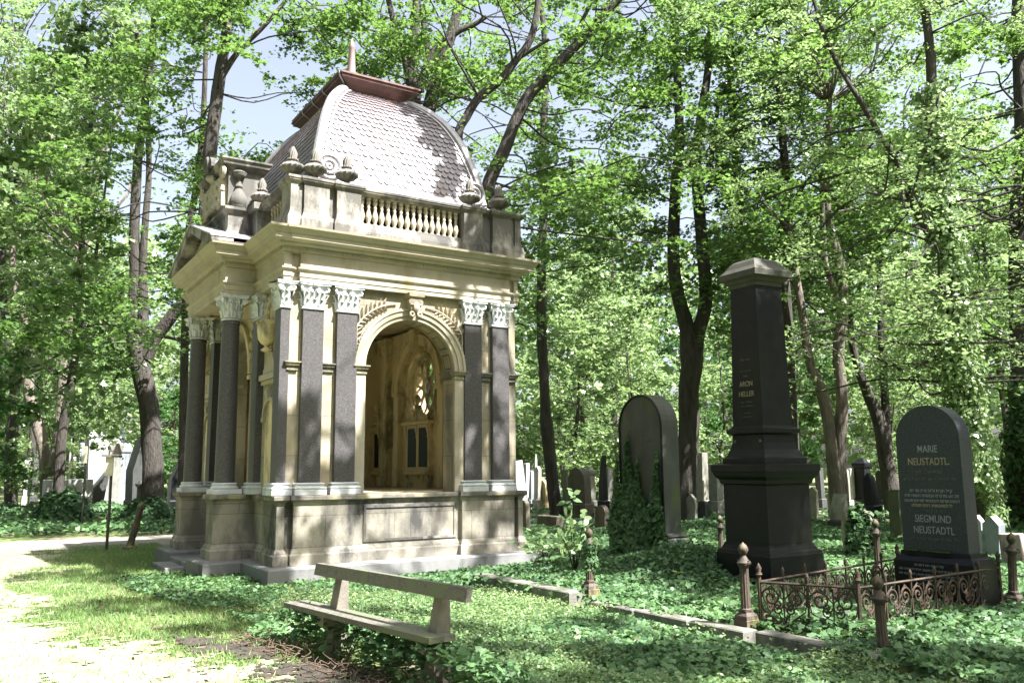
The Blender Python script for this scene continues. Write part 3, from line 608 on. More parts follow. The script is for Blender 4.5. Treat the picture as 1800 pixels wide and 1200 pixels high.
for (ix, iy) in ((0, 1), (2, 1), (2, 3), (0, 3)):
    P = []
    for s in np.linspace(0, 1, 20):
        g, z = gat(s); r = rect_at(g); sx = -1 if ix == 0 else 1; sy = -1 if iy == 1 else 1; P.append((r[ix]+sx*.0, r[iy]+sy*.0, z+.02))
    f.tube(P, [.085]*20, 8)
    for off in (.13,):
        Q = [(p[0]-(-1 if ix == 0 else 1)*off, p[1]+(-1 if iy == 1 else 1)*.02, p[2]) for p in P]; f.tube(Q, .02, 5)
        Q = [(p[0]+(-1 if ix == 0 else 1)*.02, p[1]-(-1 if iy == 1 else 1)*off, p[2]) for p in P]; f.tube(Q, .02, 5)
f.loft([(.62, .68), (4.26, .68), (4.26, 6.12), (.62, 6.12)], [(0, 6.32), (0, 6.37), (-.10, 6.47), (-.13, 6.50), (-.13, 6.54), (-.17, 6.56), (-.26, 6.57)], (False, False))
for sg, xx in ((1, 1.02), (-1, 3.86)):
    for q in range(2): ringtube(f, xx-sg*.0, .80, 6.72, .20-.09*q, .20-.09*q, .035, 20, x=False)
    ringtube(f, xx, .80, 6.72, .04, .04, .03, 10, x=False)
f.build('hip_flashing', 'zinc', RO, 40)
f = MB(); q = [(1.89, 2.19), (3.01, 2.19), (3.01, 4.6), (1.89, 4.6)]
f.loft(q, [(-.02, 8.72), (.02, 8.76), (.02, 8.82), (.035, 8.83), (.05, 8.87), (.10, 8.93), (.18, 8.985), (.24, 9.01), (.245, 9.06), (.27, 9.065), (.27, 9.10), (.25, 9.11)], (True, True)); CR = f.build('roof_crown', 'copper', RO)
for (x, y) in ((2.45, 1.99), (1.62, 3.4), (1.62, 2.8), (1.62, 4.0)):
    pass
f = MB()
for x in (2.5,): f.tube([(x, 2.235, 8.76), (x, 2.215, 8.85), (x, 2.14, 8.94), (x, 2.03, 9.0), (x, 1.99, 9.03), (x, 1.985, 9.1)], .012, 5)
for y in (2.9, 3.5, 4.1): f.tube([(1.855, y, 8.76), (1.83, y, 8.85), (1.76, y, 8.94), (1.65, y, 9.0), (1.61, y, 9.03), (1.6, y, 9.1)], .012, 5)
f.tube([(1.855, 2.235, 8.76), (1.83, 2.215, 8.85), (1.76, 2.14, 8.94), (1.65, 2.03, 9.0), (1.61, 1.99, 9.03), (1.6, 1.98, 9.1)], .015, 5)
f.build('sheet_seams', 'zinc', CR)
f = MB(); f.loft([(1.6, 1.98), (3.3, 1.98), (3.3, 4.82), (1.6, 4.82)], [(0, 9.112), (-.80, 9.42)]); f.build('crown_cap', 'zinc', CR)
f = MB(); f.lathe([(.2, 9.2), (.19, 9.4), (.15, 9.47), (.11, 9.55), (.095, 9.7), (.065, 10.35), (.075, 10.37), (.075, 10.42), (.05, 10.43), (.045, 10.47), (.01, 10.6)], 12, (2.40, 3.4, 0)); f.build('roof_spire', 'spire', RO, 40)
f = MB()
for k, (x, z) in enumerate(((.31, 3.5),)): pass
# ============================================================ BENCH
def obox(f, p, q, up, wid, th):
    """board from p to q (axis), width along vector wid (full), thickness th along up"""
    p, q, up, wid = map(lambda a: np.array(a, float), (p, q, up, wid)); V = []
    for e in (p, q):
        for a, b in ((-.5, 0), (.5, 0), (.5, 1), (-.5, 1)): V.append(e+wid*a+up*b*th)
    f.add(V, [(0, 1, 2, 3), (7, 6, 5, 4), (0, 4, 5, 1), (1, 5, 6, 2), (2, 6, 7, 3), (3, 7, 4, 0)])
bo = LW(-1.04, -5.9); BE = thing('park_bench', 'old grey wooden bench of two planks standing at the ivy edge before the mausoleum', 'bench', bo, 0)
zS = .40; sl_, sr_ = atz(499, 1058, zS), atz(754, 1121, zS); ax = sr_-sl_; Lb = np.linalg.norm(ax); ax /= Lb; px_ = np.array((ax[1], -ax[0], 0)); px_ = px_ if px_ @ np.array((0, -1., 0)) > 0 else -px_
SWD = .24
f = MB(); cS = -px_*SWD/2; obox(f, sl_+cS-bo+(0, 0, -.045), sr_+cS-bo+(0, 0, -.045), (0, 0, 1), px_*SWD, .045); f.build('seat', 'wood', BE)
upv = np.array((0, 0, 1.))*.98-px_*.18; e0 = atz(556, 1009, .66); e1 = atz(823, 1058, .66)
f = MB(); obox(f, e0-bo, e1-bo, upv, -px_*.05, .105); f.build('backrest', 'wood', BE)
for t in (.17, .83):
    f = MB(); top = e0+(e1-e0)*t; top = top-px_*.045; bot = top+np.array((0, 0, -.36))+px_*.03; foot = bot+np.array((0, 0, -.5))+px_*.0; V = []
    for e, ww, dd in ((foot, .13, .17), (bot, .12, .15), (top+upv*.08, .09, .06)):
        for sa, sb in ((-1, -1), (1, -1), (1, 1), (-1, 1)): V.append(e+ax*ww*.5*sa+px_*dd*.5*sb-bo)
    f.add(V, [(0, 1, 2, 3), (11, 10, 9, 8)]+[(j*4+i, j*4+(i+1) % 4, j*4+4+(i+1) % 4, j*4+4+i) for j in (0, 1) for i in range(4)])
    q = bot-bo; q[2] = zS-.135; m_ = ((sl_+sr_)/2+cS-bo); dd = (m_-q) @ px_; obox(f, q+px_*(dd+SWD*.38), q, (0, 0, 1), ax*.11, .088)
    LG = f.build('leg', 'benchfoot', BE)
    for e in (e0+(e1-e0)*(t+.02)+px_*.004+upv*.05,):
        g_ = MB(); ee = e-bo; g_.tube([ee, ee+px_*.006], .010, 8); g_.build('bolt', 'iron', BE)
# ============================================================ OBELISK
def gthing(name, label, cat, u, v, rz=0., group=None, tilt=(0, 0)): return thing(name, label, cat, LW(u, v), GRID+rz, group, tilt)
OB = gthing('obelisk_monument', 'tall black stone obelisk on a stepped pedestal with a moulded olive cap', 'monument', 5.62, -4.27, math.radians(-3), tilt=(math.radians(.4), math.radians(-.5)))
def sqp(h): return [(-h, -h), (h, -h), (h, h), (-h, h)]
f = MB(); f.loft(sqp(.56), [(0, -.3), (0, .16), (-.01, .17)]); f.loft(sqp(.50), [(-.0, .171), (0, .46), (-.005, .465), (-.02, .50), (-.05, .52), (-.075, .57), (-.085, .60)]); f.build('base', 'black', OB)
f = MB(); f.loft(sqp(.405), [(0, .601), (0, 1.38), (.03, 1.40), (.04, 1.45), (.06, 1.47), (.085, 1.50)]); f.build('pedestal', 'black', OB)
f = MB(); f.loft(sqp(.52), [(-.03, 1.501), (-.02, 1.53), (-.01, 1.56), (0, 1.57), (0, 1.655), (-.03, 1.665), (-.10, 1.67)]); f.build('pedestal_slab', 'black', OB)
f = MB(); f.loft(sqp(.40), [(0, 1.671), (0, 1.74), (-.03, 1.76), (-.05, 1.80), (-.075, 1.86), (-.10, 1.95), (-.105, 2.06), (-.05, 2.09), (-.045, 2.14), (-.09, 2.16), (-.10, 2.19)]); f.build('flared_foot', 'black', OB)
def sq2(h, t): pass
f = MB(); f.loft(sqp(.285), [(0, 2.191), (-.04, 4.15)]); f.build('shaft', 'black', OB)
f = MB(); f.loft(sqp(.245), [(.01, 4.151), (.015, 4.20), (.04, 4.215), (.06, 4.25), (.115, 4.28), (.12, 4.36), (.11, 4.37), (.05, 4.43), (.0, 4.51), (-.05, 4.55)]); f.build('cap', 'capstone', OB)
tl = math.atan(.04/1.96)
def obtxt(s, size, z, m, sx=.85):
    h = .285-.04*(z-2.19)/1.96
    return text(s, size, m, OB, (-h-.003, 0, z), (PI/2-tl*0, 0, -PI/2), 'inscription', .0015, sx=sx)
for s, size, z, m in (('Hier ruht', .055, 3.10, 'faint'), ('unser theurer Vater', .03, 2.95, 'faint'), ('Herr', .05, 2.87, 'faint'), ('ARON', .105, 2.74, 'gold'), ('HELLER', .105, 2.60, 'gold'),
                      ('gest. 17. Februar', .035, 2.51, 'faint'), ('im 70. Lebensjahre', .035, 2.455, 'faint'), ('tief betrauert', .03, 2.36, 'faint'), ('von den Seinen', .03, 2.31, 'faint')): obtxt(s, size, z, m)
for z, k in ((1.98, 0),):
    for y in (-.24, .24):
        f = MB(); f.lathe([(.02, -.02), (.02, .02)], 8, (-.30, y, z)); f.build('corner_boss', 'faint', OB)
# ============================================================ ROUND-TOPPED STONES
def round_pts(hw, z0, zt, n=20): return [(-hw, z0), (hw, z0)]+[(hw*math.cos(a), zt-hw+hw*math.sin(a)) for a in np.linspace(0, PI, n)]
NS = gthing('headstone', 'blue-grey granite headstone with rounded top and engraved names behind the scroll fence', 'headstone', 5.51, -6.84, math.radians(0))
f = MB(); f.prism(round_pts(.385, .66, 2.30), 'x', -.11, .11); f.build('tablet', 'bluegranite', NS)
f = MB(); f.loft([(-.19, -.47), (.26, -.47), (.26, .47), (-.19, .47)], [(.02, -.3), (.02, .10), (0, .101), (0, .55), (-.03, .60), (-.055, .62), (-.06, .661)]); f.build('base', 'black', NS)
f = MB()
for k in range(40):
    y = random.choice((random.gauss(.0, .08), random.gauss(.3, .04), random.gauss(-.1, .06))); f.lathe([(.015, 0), (.025, .008), (.01, .022)], 6, (-.14+random.uniform(-.02, .015), y, .655))
f.build('moss', 'moss', NS)
for s, size, z, m in (('MARIE', .115, 1.765, 'letter'), ('NEUSTADTL.', .115, 1.625, 'gold'), ('geb. Dornitzer', .062, 1.53, 'faint'), ('geb. 2. August 1837  gest. 21. Novemb. 1897', .040, 1.455, 'faint'),
                      ('ונפ יום ב׳ יא כסלו תרנח לפק', .05, 1.32, 'letter'), ('נפש האשה החשובה מ׳ מרים עה בת', .05, 1.265, 'letter'), ('הנכבד מהו יואל דארניצער מפראג הנעבר', .045, 1.21, 'letter'), ('אלמנת מהור נײשטאדטל זל', .05, 1.155, 'gold'), ('ת   נ   צ   ב   ה', .045, 1.10, 'faint'),
                      ('SIEGMUND', .115, .985, 'letter'), ('NEUSTADTL', .115, .86, 'letter'), ('geb. 12. Feber 1836 gest. 17. Feber 1915', .040, .79, 'faint'),
                      ):
    text(s, size, m, NS, (-.1125, 0, z), (PI/2, 0, -PI/2), sx=.76 if size > .1 else .88, bold=.0008)
for i, s in enumerate(('ונפ יום ד׳ אדר תרעה לפק', 'הוא האיש ישר דרכיו במעשיו נודע בשערים אהב צדקה', 'איש תמים והולך תמים עובד אלהים ירא חטא וסר מרע', 'יחיאל בן מהור משה נײשטאדטל', 'מנוחתו כבוד עם ישרים', 'ת נ צ ב ה')):
    text(s, .04, 'letter', NS, (-.193, .04, .50-i*.052), (PI/2, 0, -PI/2), sx=.85)
IS = gthing('headstone', 'massive dark grave slab with framed rounded top and ivy growing up its face', 'headstone', 6.47, -.86)
f = MB(); f.prism(round_pts(.58, .52, 2.93), 'x', -.17, .2); f.build('tablet', 'black_green', IS)
f = MB(); ang = np.linspace(0, PI, 22); P = [(-.175, -.56, .55)]+[(-.175, .56*math.cos(a)*-1, 2.35+.56*math.sin(a)) for a in ang]+[(-.175, .56, .55)]; f.tube(P, .022, 6)
P = [(.1, -.575, 1.0)]+[(.1, -.59*math.cos(a), 2.35+.59*math.sin(a)) for a in ang]+[(.1, .575, 1.0)]; 
f.build('frame_moulding', 'black', IS, 40)
f = MB(); f.loft([(-.24, -.72), (.27, -.72), (.27, .72), (-.24, .72)], [(0, -.3), (0, .42), (-.03, .44), (-.05, .45), (-.02, .47), (-.03, .5), (-.09, .521)]); f.build('base', 'black_green', IS)
text('KOHN', .10, 'faint', IS, (-.1735, -.16, 2.08), (PI/2, 0, -PI/2), sx=.9)
# ============================================================ CAST-IRON POSTS
def post(u, v, h, label, tilt=(0, 0), group='fluted cast-iron posts round the graves', copy=None):
    if copy is None:
        o = gthing('iron_post', label, 'post', u, v, 0, group, tilt)
        f = MB(); f.box(-.085, -.085, -.15, .085, .085, .16, .01); f.loft(sqp(.08), [(0, .161), (-.005, .19), (-.03, .22), (-.03, .235)])
        f.build('foot', 'castiron', o)
        n = 12; prof = [(.055, .236), (.055, .25), (.048, .26), (.042, .64), (.05, .65), (.05, .66)]
        f = MB(); V = []; F = []; seg = 48
        for (r, z) in prof:
            for i in range(seg): a = 2*PI*i/seg; rr = r*(1-.10*abs(math.cos(6*a))) if .255 < z < .645 else r; V.append((rr*math.cos(a), rr*math.sin(a), z))
        for j in range(len(prof)-1):
            for i in range(seg): a = j*seg+i; b = j*seg+(i+1) % seg; F.append((a, b, b+seg, a+seg))
        f.add(V, F); f.build('shaft', 'castiron', o)
        f = MB(); f.lathe([(.045, .66), (.06, .665), (.065, .69), (.055, .70), (.045, .72), (.03, .745), (.022, .76)], 16)
        for sg in (-1, 1): ringtube(f, 0, sg*.068, .69, .02, .02, .006, 10)
        f.build('collar', 'castiron', o, 40)
        f = MB(); f.lathe([(.02, .76), (.03, .77), (.045, .80), (.048, .815), (.043, .835), (.03, .86), (.012, .872), (.004, .885)], 20, lobes=10, lob=.12); f.build('finial', 'castiron', o, 60)
        return o
    c = copy_tree(copy); c.location = LW(u, v, h); c.rotation_euler = (tilt[0], tilt[1], GRID); c['label'] = label; return c
PA = post(2.69, -6.52, 0, 'pale lichen-streaked iron post at the left front corner of the scroll fence')
post(2.70, -8.0, -.17, 'half-sunk dark green iron post in front of the middle of the scroll fence', (math.radians(-1), 0), copy=PA)
post(2.69, -4.03, .02, 'iron post wrapped in small ivy leaves between the two stretches of kerb', copy=PA)
pd = loc(atz(1546, 1025)); post(pd[0], pd[1], 0, 'dark iron post standing left of the blue-grey headstone', copy=PA)
pc = loc(atz(1783, 1080)); post(pc[0], pc[1], 0, 'dark iron post leaning at the right edge beyond the fence', (math.radians(3), 0), copy=PA)
pf = loc(atz(1269, 995)); post(pf[0], pf[1], -.05, 'dark iron post half hidden behind the left side of the obelisk', copy=PA)
# leaning broken post on the left and another
f = MB(); LP = thing('leaning_post', 'leaning dark iron post stump beside the gravel path', 'post', atz(228, 963), 0)
f.lathe([(.16, -.05), (.15, .03), (.09, .05), (.075, .1)], 14); f.build('foot', 'castiron', LP, 40)
f = MB(); f.tube([(0, 0, .05), (.10, 0, .45), (.20, 0, .88)], [.075, .07, .062], 14); f.build('shaft', 'castiron', LP, 40)
f = MB(); f.tube([(.20, 0, .87), (.215, 0, .93), (.222, 0, .96)], [.085, .08, .03], 12); f.build('collar', 'castiron', LP, 40)
# small signs on poles
def pole_sign(px, py, pt, label, big):
    b = atz(px, py); s = np.linalg.norm(b[:2]); h = (atd(px, pt, b[1]))[2]
    o = thing('grave_section_sign', label, 'sign', b, 0, 'signs on thin poles by the path')
    f = MB(); f.tube([(0, 0, -.2), (.01, 0, h*.5), (0, 0, h)], .033, 8); f.build('pole', 'pole', o, 40)
    k = 1 if big else .9
    f = MB(); f.box(-.11*k, -.03, h*.78, .06*k, -.055, h*.985, .003); f.build('plate', 'sign', o)
    if big:
        f = MB(); f.prism([(-.18, h+.02), (.18, h-.0), (.18, h-.05), (-.18, h-.03)], 'y', -.10, .1); f.prism([(.02, h+.02), (.19, h+.01), (.12, h+.26)], 'y', -.08, .06); f.build('roof_board', 'benchfoot', o)
pole_sign(187, 966, 800, 'cream sign with a small pitched board on a thin dark pole by the path', True)
pole_sign(143, 928, 782, 'thin dark pole with a narrow cream plate in front of the white tomb', False)
# ============================================================ KERBS
def kerb(u, v0, v1, z0, z1, w_, label, u1=None):
    o = gthing('kerb_stone', label, 'kerb', u, v0, 0, 'kerb stones edging the ivy-covered graves'); L_ = v1-v0; f = MB()
    f.loft([(0, 0), (w_, 0), (w_+(0 if u1 is None else u1-u), L_), ((0 if u1 is None else u1-u), L_)] if L_ > 0 else [(0+(0 if u1 is None else u1-u), L_), (w_+(0 if u1 is None else u1-u), L_), (w_, 0), (0, 0)], [(0, z0), (0, z1-.012), (-.012, z1)])
    m_ = f.build('stone', 'kerb', o); return o
kerb(2.18, -4.30, -2.05, -.2, .20, .22, 'long raised kerb stone nearest the end of the bench')
kerb(2.40, -5.15, -4.32, -.2, .095, .20, 'low kerb stone right of the ivy-wrapped iron post')
kerb(2.41, -5.98, -5.17, -.2, .095, .20, 'low kerb stone in the middle, half covered by ivy leaves')
kerb(2.42, -6.72, -6.0, -.2, .095, .20, 'low kerb stone at the foot of the pale iron post')
kerb(2.48, -8.1, -6.80, -.2, .10, .18, 'kerb stone under the front scroll fence panel', 2.5)
# ============================================================ SCROLL FENCE
FE = gthing('iron_fence', 'low rusty wrought-iron fence of spirals and scrolls round the grave', 'fence', 2.84, -6.57)
def spiral(cx, cz, r0, turns, a0, sgn=1, n=22):
    return [((cx+r0*(1-.82*t)*math.cos(a0+sgn*t*turns*2*PI)), (cz+r0*(1-.82*t)*math.sin(a0+sgn*t*turns*2*PI))) for t in np.linspace(0, 1, n)]
def fpanel(p, q, h=.5):
    p = np.array(p, float); q = np.array(q, float); L_ = np.linalg.norm(q-p); d = (q-p)/L_; f = MB()
    W3 = lambda s, z, off=0: (p[0]+d[0]*s-d[1]*off, p[1]+d[1]*s+d[0]*off, z)
    def T(P, r, seg=5, off=0): f.tube([W3(a, b, off) for a, b in P], r, seg)
    T([(0, h), (L_, h)], .014); T([(0, .07), (L_, .07)], .011)
    n = max(1, round(L_/.44)); c = L_/n
    for k in range(n+1):
        s = k*c; T([(s, -.05), (s, h+.02)], .012); f.lathe([(.006, 0), (.018, .02), (.012, .04), (.02, .06), (.012, .085), (.003, .1)], 8, W3(s, h+.01))
        if k < n:
            for sg, b in ((1, s+.01), (-1, s+c-.01)):
                T([(b+sg*x, z) for x, z in spiral(.10, .36, .095, 1.6, PI, -1)], .010)
                T([(b+sg*x, z) for x, z in spiral(.07, .15, .065, 1.5, PI, 1)], .009)
                T([(b, .33), (b+sg*.02, .24), (b+sg*.12, .17), (b+sg*.2, .10)], .007)
                T([(b+sg*x, z) for x, z in spiral(.165, .25, .05, 1.4, PI*.5, 1)], .008)
            T([(s+c*.5, .07), (s+c*.5, h-.03)], .008)
            T([(s+.02, .40), (s+c*.25, h-.03), (s+c*.5, .34)], .007); T([(s+c-.02, .40), (s+c*.75, h-.03), (s+c*.5, .34)], .007)
            for sg in (-1, 1): T([(s+c*.5+sg*x, z) for x, z in spiral(.055, .30, .05, 1.4, PI, 1)], .008)
            T([(s+c*.5-.06, .22), (s+c*.5-.02, .16), (s+c*.5, .07)], .008); T([(s+c*.5+.06, .22), (s+c*.5+.02, .16), (s+c*.5, .07)], .008)
    return f.build('fence_panel', 'iron', FE, 50)
c1, c2, c3, c4 = (0, 0), (.38, -.84), (3.0, -.72), (3.0, .5)
fpanel(c1, c2); fpanel(c2, c3); fpanel(c1, c4); 
for p in (c1, c2, c3, c4):
    f = MB(); f.tube([(*p, -.1), (*p, .56)], .02, 6); f.lathe([(.01, 0), (.035, .02), (.02, .05), (.03, .08), (.004, .13)], 8, (*p, .55)); f.tube([(p[0]-.03, p[1], .63), (p[0]+.03, p[1], .63)], .008, 5); f.build('corner_post', 'iron', FE, 50)
f = MB()
P = [(-.2, 0), (.25, -.05), (.2, .3), (-.1, .25)]; FE2 = thing('iron_railing', 'small rusty railing far behind the black obelisk', 'railing', atz(1447, 884), GRID)
for k in range(6): f.tube([(0, -k*.18, 0), (0, -k*.18, .62)], .022, 5)
f.tube([(0, 0, .5), (0, -.9, .5)], .03, 5); f.tube([(0, 0, .15), (0, -.9, .15)], .03, 5); f.build('bars', 'iron', FE2)
FE3 = thing('iron_railing', 'bent rusty railing sunk in leaves before the white tomb', 'railing', atz(125, 893), .2); f = MB()
for k in range(14): f.tube([(k*.2, 0, 0), (k*.2+.02, 0, .6)], .025, 5)
f.tube([(0, 0, .5), (1.2, 0, .53), (2.7, 0, .48)], .03, 5); ringtube(f, 1.5, 0, .5, .2, .25, .03, 14, x=False); ringtube(f, 2.3, 0, .45, .2, .3, .03, 14, x=False, t1=4); f.build('bars', 'iron', FE3)
# ============================================================ BACKGROUND GRAVESTONES (placed by where they stand)
def grave(xl, xm, xr, yt, yb, shape, m, label, name='gravestone', lean=(0, 0), plinth=True, m2=None, top=None):
    yb = yb+.6*max(0, 912-yb); B = atz(xm, yb); u, v = loc(B); uy = loc(atz(xl, yb-(xm-xl)*.15)); D = B[1]; s = D*math.cos(CAMP)/CAMF
    az = math.atan2(B[0], B[1]); w2 = max(.12, (xm-xl)*s/max(.15, math.sin(az+math.radians(32.44)))); w1 = max(.10, (xr-xm)*s/max(.15, math.cos(az+math.radians(32.44))))
    w2 = min(w2, 2.6); w1 = min(w1, 3.5); h = atd(xm, yt, D)[2]
    o = thing(name, label, 'gravestone', B, GRID, None, (math.radians(lean[0]+random.uniform(-1.6, 1.6)), math.radians(lean[1]+random.uniform(-2, 2))))
    hz = min(.28*h, .5) if plinth else 0
    if plinth: f = MB(); f.loft([(-.05, -.05), (w1+.05, -.05), (w1+.05, w2+.05), (-.05, w2+.05)], [(0, -.3), (0, hz-.05), (-.03, hz-.02), (-.045, hz)]); f.build('plinth', m2 or m, o)
    f = MB(); z0 = hz+.001 if plinth else -.3
    big = w2 >= w1; W_ = w2 if big else w1; T_ = w1 if big else w2; axn = 'x' if big else 'y'
    if shape == 'slab': f.box(0, 0, z0, w1, w2, h, .015)
    elif shape == 'round': hw = W_/2; r = min(hw, h*.4); P = [(0, z0), (W_, z0)]+[(hw+hw*math.cos(a), h-r+r*math.sin(a)) for a in np.linspace(0, PI, 14)]; f.prism(P, axn, 0, T_)
    elif shape == 'gable': P = [(0, z0), (W_, z0), (W_, h-.2*W_-.08), (W_/2, h), (0, h-.2*W_-.08)]; f.prism(P, axn, 0, T_)
    elif shape == 'roof': f.loft([(0, 0), (w1, 0), (w1, w2), (0, w2)], [(0, z0), (0, h*.70), (.04, h*.71), (.04, h*.74), (-min(w1, w2)*.42, h)])
    elif shape == 'slant': P = [(0, z0), (w1, z0), (w1, h), (0, h*.55)]; f.prism(P, 'y', 0, w2)
    elif shape == 'obelisk': f.loft([(0, 0), (w1, 0), (w1, w2), (0, w2)], [(0, z0), (-.12*min(w1, w2), h*.88), (-.42*min(w1, w2), h)])
    elif shape == 'corn': f.loft([(0, 0), (w1, 0), (w1, w2), (0, w2)], [(0, z0), (0, h*.82), (.03, h*.83), (.06, h*.87), (.06, h*.92), (-.0, h*.93), (-min(w1, w2)*.3, h)])
    elif shape == 'urn':
        f.loft([(0, 0), (w1, 0), (w1, w2), (0, w2)], [(0, z0), (0, h*.85), (.05, h*.86), (.05, h*.92), (-.06, h)]); f.lathe([(.08, h), (.13, h+.1), (.17, h+.25), (.08, h+.4), (.12, h+.55), (.03, h+.8), (.01, h+1.0)], 10, (w1*.3, w2*.5, 0))
    b = f.build('tablet', m, o, 30); return o
G = grave
G(143, 153, 184, 757, 878, 'gable', 'g_white', 'big pale gabled tomb in full sun left of the mausoleum', 'tombstone', m2='g_white', plinth=False)
G(67, 76, 152, 843, 890, 'slab', 'g_white', 'low white box tomb among ivy at the far left', 'box_tomb', plinth=False)
G(181, 186, 205, 771, 872, 'corn', 'g_grey', 'grey stone with sloping cap right behind the pole with the pitched board')
G(199, 205, 223, 778, 864, 'urn', 'g_blue', 'pale blue-white monument topped by a slender finial', 'grave_monument')
G(219, 231, 247, 766, 888, 'slant', 'g_dark', 'tall dark leaning slab just left of the thick left tree trunk', lean=(0, -2))
G(112, 116, 124, 765, 846, 'obelisk', 'g_grey', 'narrow grey pointed stone behind the low white box tomb')
G(131, 134, 142, 778, 847, 'slab', 'g_blue', 'bluish upright stone left of the big gabled tomb')
G(101, 104, 111, 797, 846, 'slab', 'g_green', 'greenish stone beside the pale leaning trunk')
G(123, 126, 131, 802, 848, 'round', 'g_grey', 'little rounded grey stone squeezed between two taller ones')
G(35, 39, 50, 802, 853, 'corn', 'g_white', 'white stone farthest left beside the dark trunk')
G(49, 53, 63, 797, 853, 'round', 'g_dark', 'dark rounded stone between the two left trunks')
G(79, 82, 89, 797, 850, 'slab', 'g_white', 'white upright slab between the forking pale trunks')
G(146, 158, 176, 822, 884, 'slant', 'g_dark', 'dark leaning slab with ivy in front of the big gabled tomb', lean=(0, 8), plinth=False)
G(292, 298, 318, 794, 884, 'slant', 'black', 'black polished stone between the thick trunk and the mausoleum', m2='black')
G(238, 241, 250, 845, 900, 'corn', 'g_dark', 'small dark pedestal with a pale plate at the foot of the thick trunk')
G(911, 914, 930, 810, 880, 'slab', 'g_white', 'white slab leaning left right beside the mausoleum corner', lean=(0, -7))
G(920, 925, 931, 814, 876, 'slab', 'g_white', 'white upright slab second from the mausoleum corner')
G(931, 934, 939, 826, 876, 'round', 'g_blue', 'blue-grey rounded slab between two white ones')
G(938, 945, 951, 819, 880, 'gable', 'g_pale', 'pale grey slab with clipped top next to the small yellow stone')
G(938, 940, 944, 797, 868, 'obelisk', 'g_white', 'thin tall white pillar behind the pale grey slab')
G(950, 959, 965, 843, 880, 'gable', 'g_yellow', 'small yellow stone with a pitched top left of the thin trunk')
G(960, 963, 970, 838, 874, 'slab', 'g_white', 'bright white block half hidden by the thin trunk')
G(981, 983, 986, 853, 880, 'slab', 'g_white', 'bright narrow slab right of the thin trunk')
G(990, 997, 1001, 825, 884, 'slab', 'g_green', 'mossy yellow-green pillar left of the big rounded brown stone')
G(1001, 1030, 1041, 822, 905, 'round', 'g_brown', 'big rounded brown stone behind the sunlit sapling')
G(1034, 1041, 1049, 820, 886, 'corn', 'g_pale', 'pale stone peeping out behind the big rounded brown one')
G(1054, 1062, 1069, 800, 890, 'slant', 'black', 'black tall stone with a sloping top left of the ivy-clad slab')
G(1064, 1070, 1078, 822, 880, 'slab', 'g_grey', 'grey slab in the shade behind the climbing ivy')
G(1046, 1063, 1071, 888, 935, 'round', 'g_brown', 'small rounded brown stone in the ivy behind the ivy-wrapped post', plinth=False)
G(917, 926, 933, 879, 938, 'round', 'g_brown', 'small dark rounded stone touching the right corner of the mausoleum', plinth=False)
G(944, 978, 991, 908, 934, 'slab', 'g_brown', 'low brown box tomb at the foot of the thin trunk', 'box_tomb', plinth=False)
G(1220, 1236, 1246, 795, 888, 'slab', 'g_pale', 'tall grey stone with a dark side right of the forked trunk')
G(1207, 1222, 1226, 868, 922, 'gable', 'g_grey', 'small grey pointed slab at the foot of the forked trunk', plinth=False)
G(1228, 1240, 1246, 880, 918, 'round', 'g_dark', 'little dark stump-like stone overgrown with ivy', plinth=False)
G(1248, 1262, 1272, 815, 892, 'slab', 'g_grey', 'grey slab partly hidden behind the obelisk on its left')
G(1423, 1436, 1439, 855, 915, 'gable', 'g_pale', 'pale thin slab close behind the obelisk on its right', plinth=False)
G(1483, 1494, 1497, 824, 880, 'round', 'g_pale', 'pale mossy stone behind the double trunk')
G(1496, 1500, 1508, 823, 879, 'slab', 'g_white', 'stone with a bright sunlit edge right of the double trunk')
G(1505, 1522, 1532, 806, 880, 'corn', 'black', 'broad black stone in the shade far behind the fence')
G(1523, 1538, 1549, 831, 906, 'obelisk', 'black', 'leaning black pyramid stone on a base', 'grave_obelisk', lean=(0, -3), m2='black')
G(1543, 1554, 1558, 825, 878, 'gable', 'g_dark', 'dark grey slab left of the far leaning trunk')
G(1462, 1484, 1492, 868, 932, 'slant', 'g_pale', 'pale sloping book-like stone on a dark pedestal', 'grave_desk', m2='g_dark')
G(1457, 1467, 1471, 862, 908, 'gable', 'g_pale', 'pointed pale slab behind the book-like stone', plinth=False)
G(1486, 1529, 1538, 893, 985, 'round', 'g_pink', 'pinkish rounded stone half swallowed by ivy', plinth=False)
G(1568, 1585, 1592, 860, 955, 'slab', 'g_green', 'mossy stone close behind the blue-grey headstone', plinth=False)
G(1713, 1729, 1736, 905, 985, 'gable', 'g_white', 'white pointed slab with a bright edge right of the blue-grey headstone', plinth=False)
G(1732, 1757, 1767, 908, 988, 'gable', 'g_blue', 'leaning bluish slab second right of the blue-grey headstone', lean=(5, -4), plinth=False)
G(1768, 1800, 1808, 938, 1003, 'slab', 'g_pink', 'pinkish white slab with rust streaks at the right edge', plinth=False)
G(1747, 1763, 1768, 848, 900, 'gable', 'g_grey', 'grey pointed stone beside the ivy-covered trunk', plinth=False)
G(1765, 1791, 1801, 808, 905, 'round', 'g_pale', 'pale carved monument with a rounded top at the far right', 'grave_monument')
G(1437, 1446, 1452, 822, 872, 'slab', 'g_dark', 'dark slab between obelisk and double trunk')
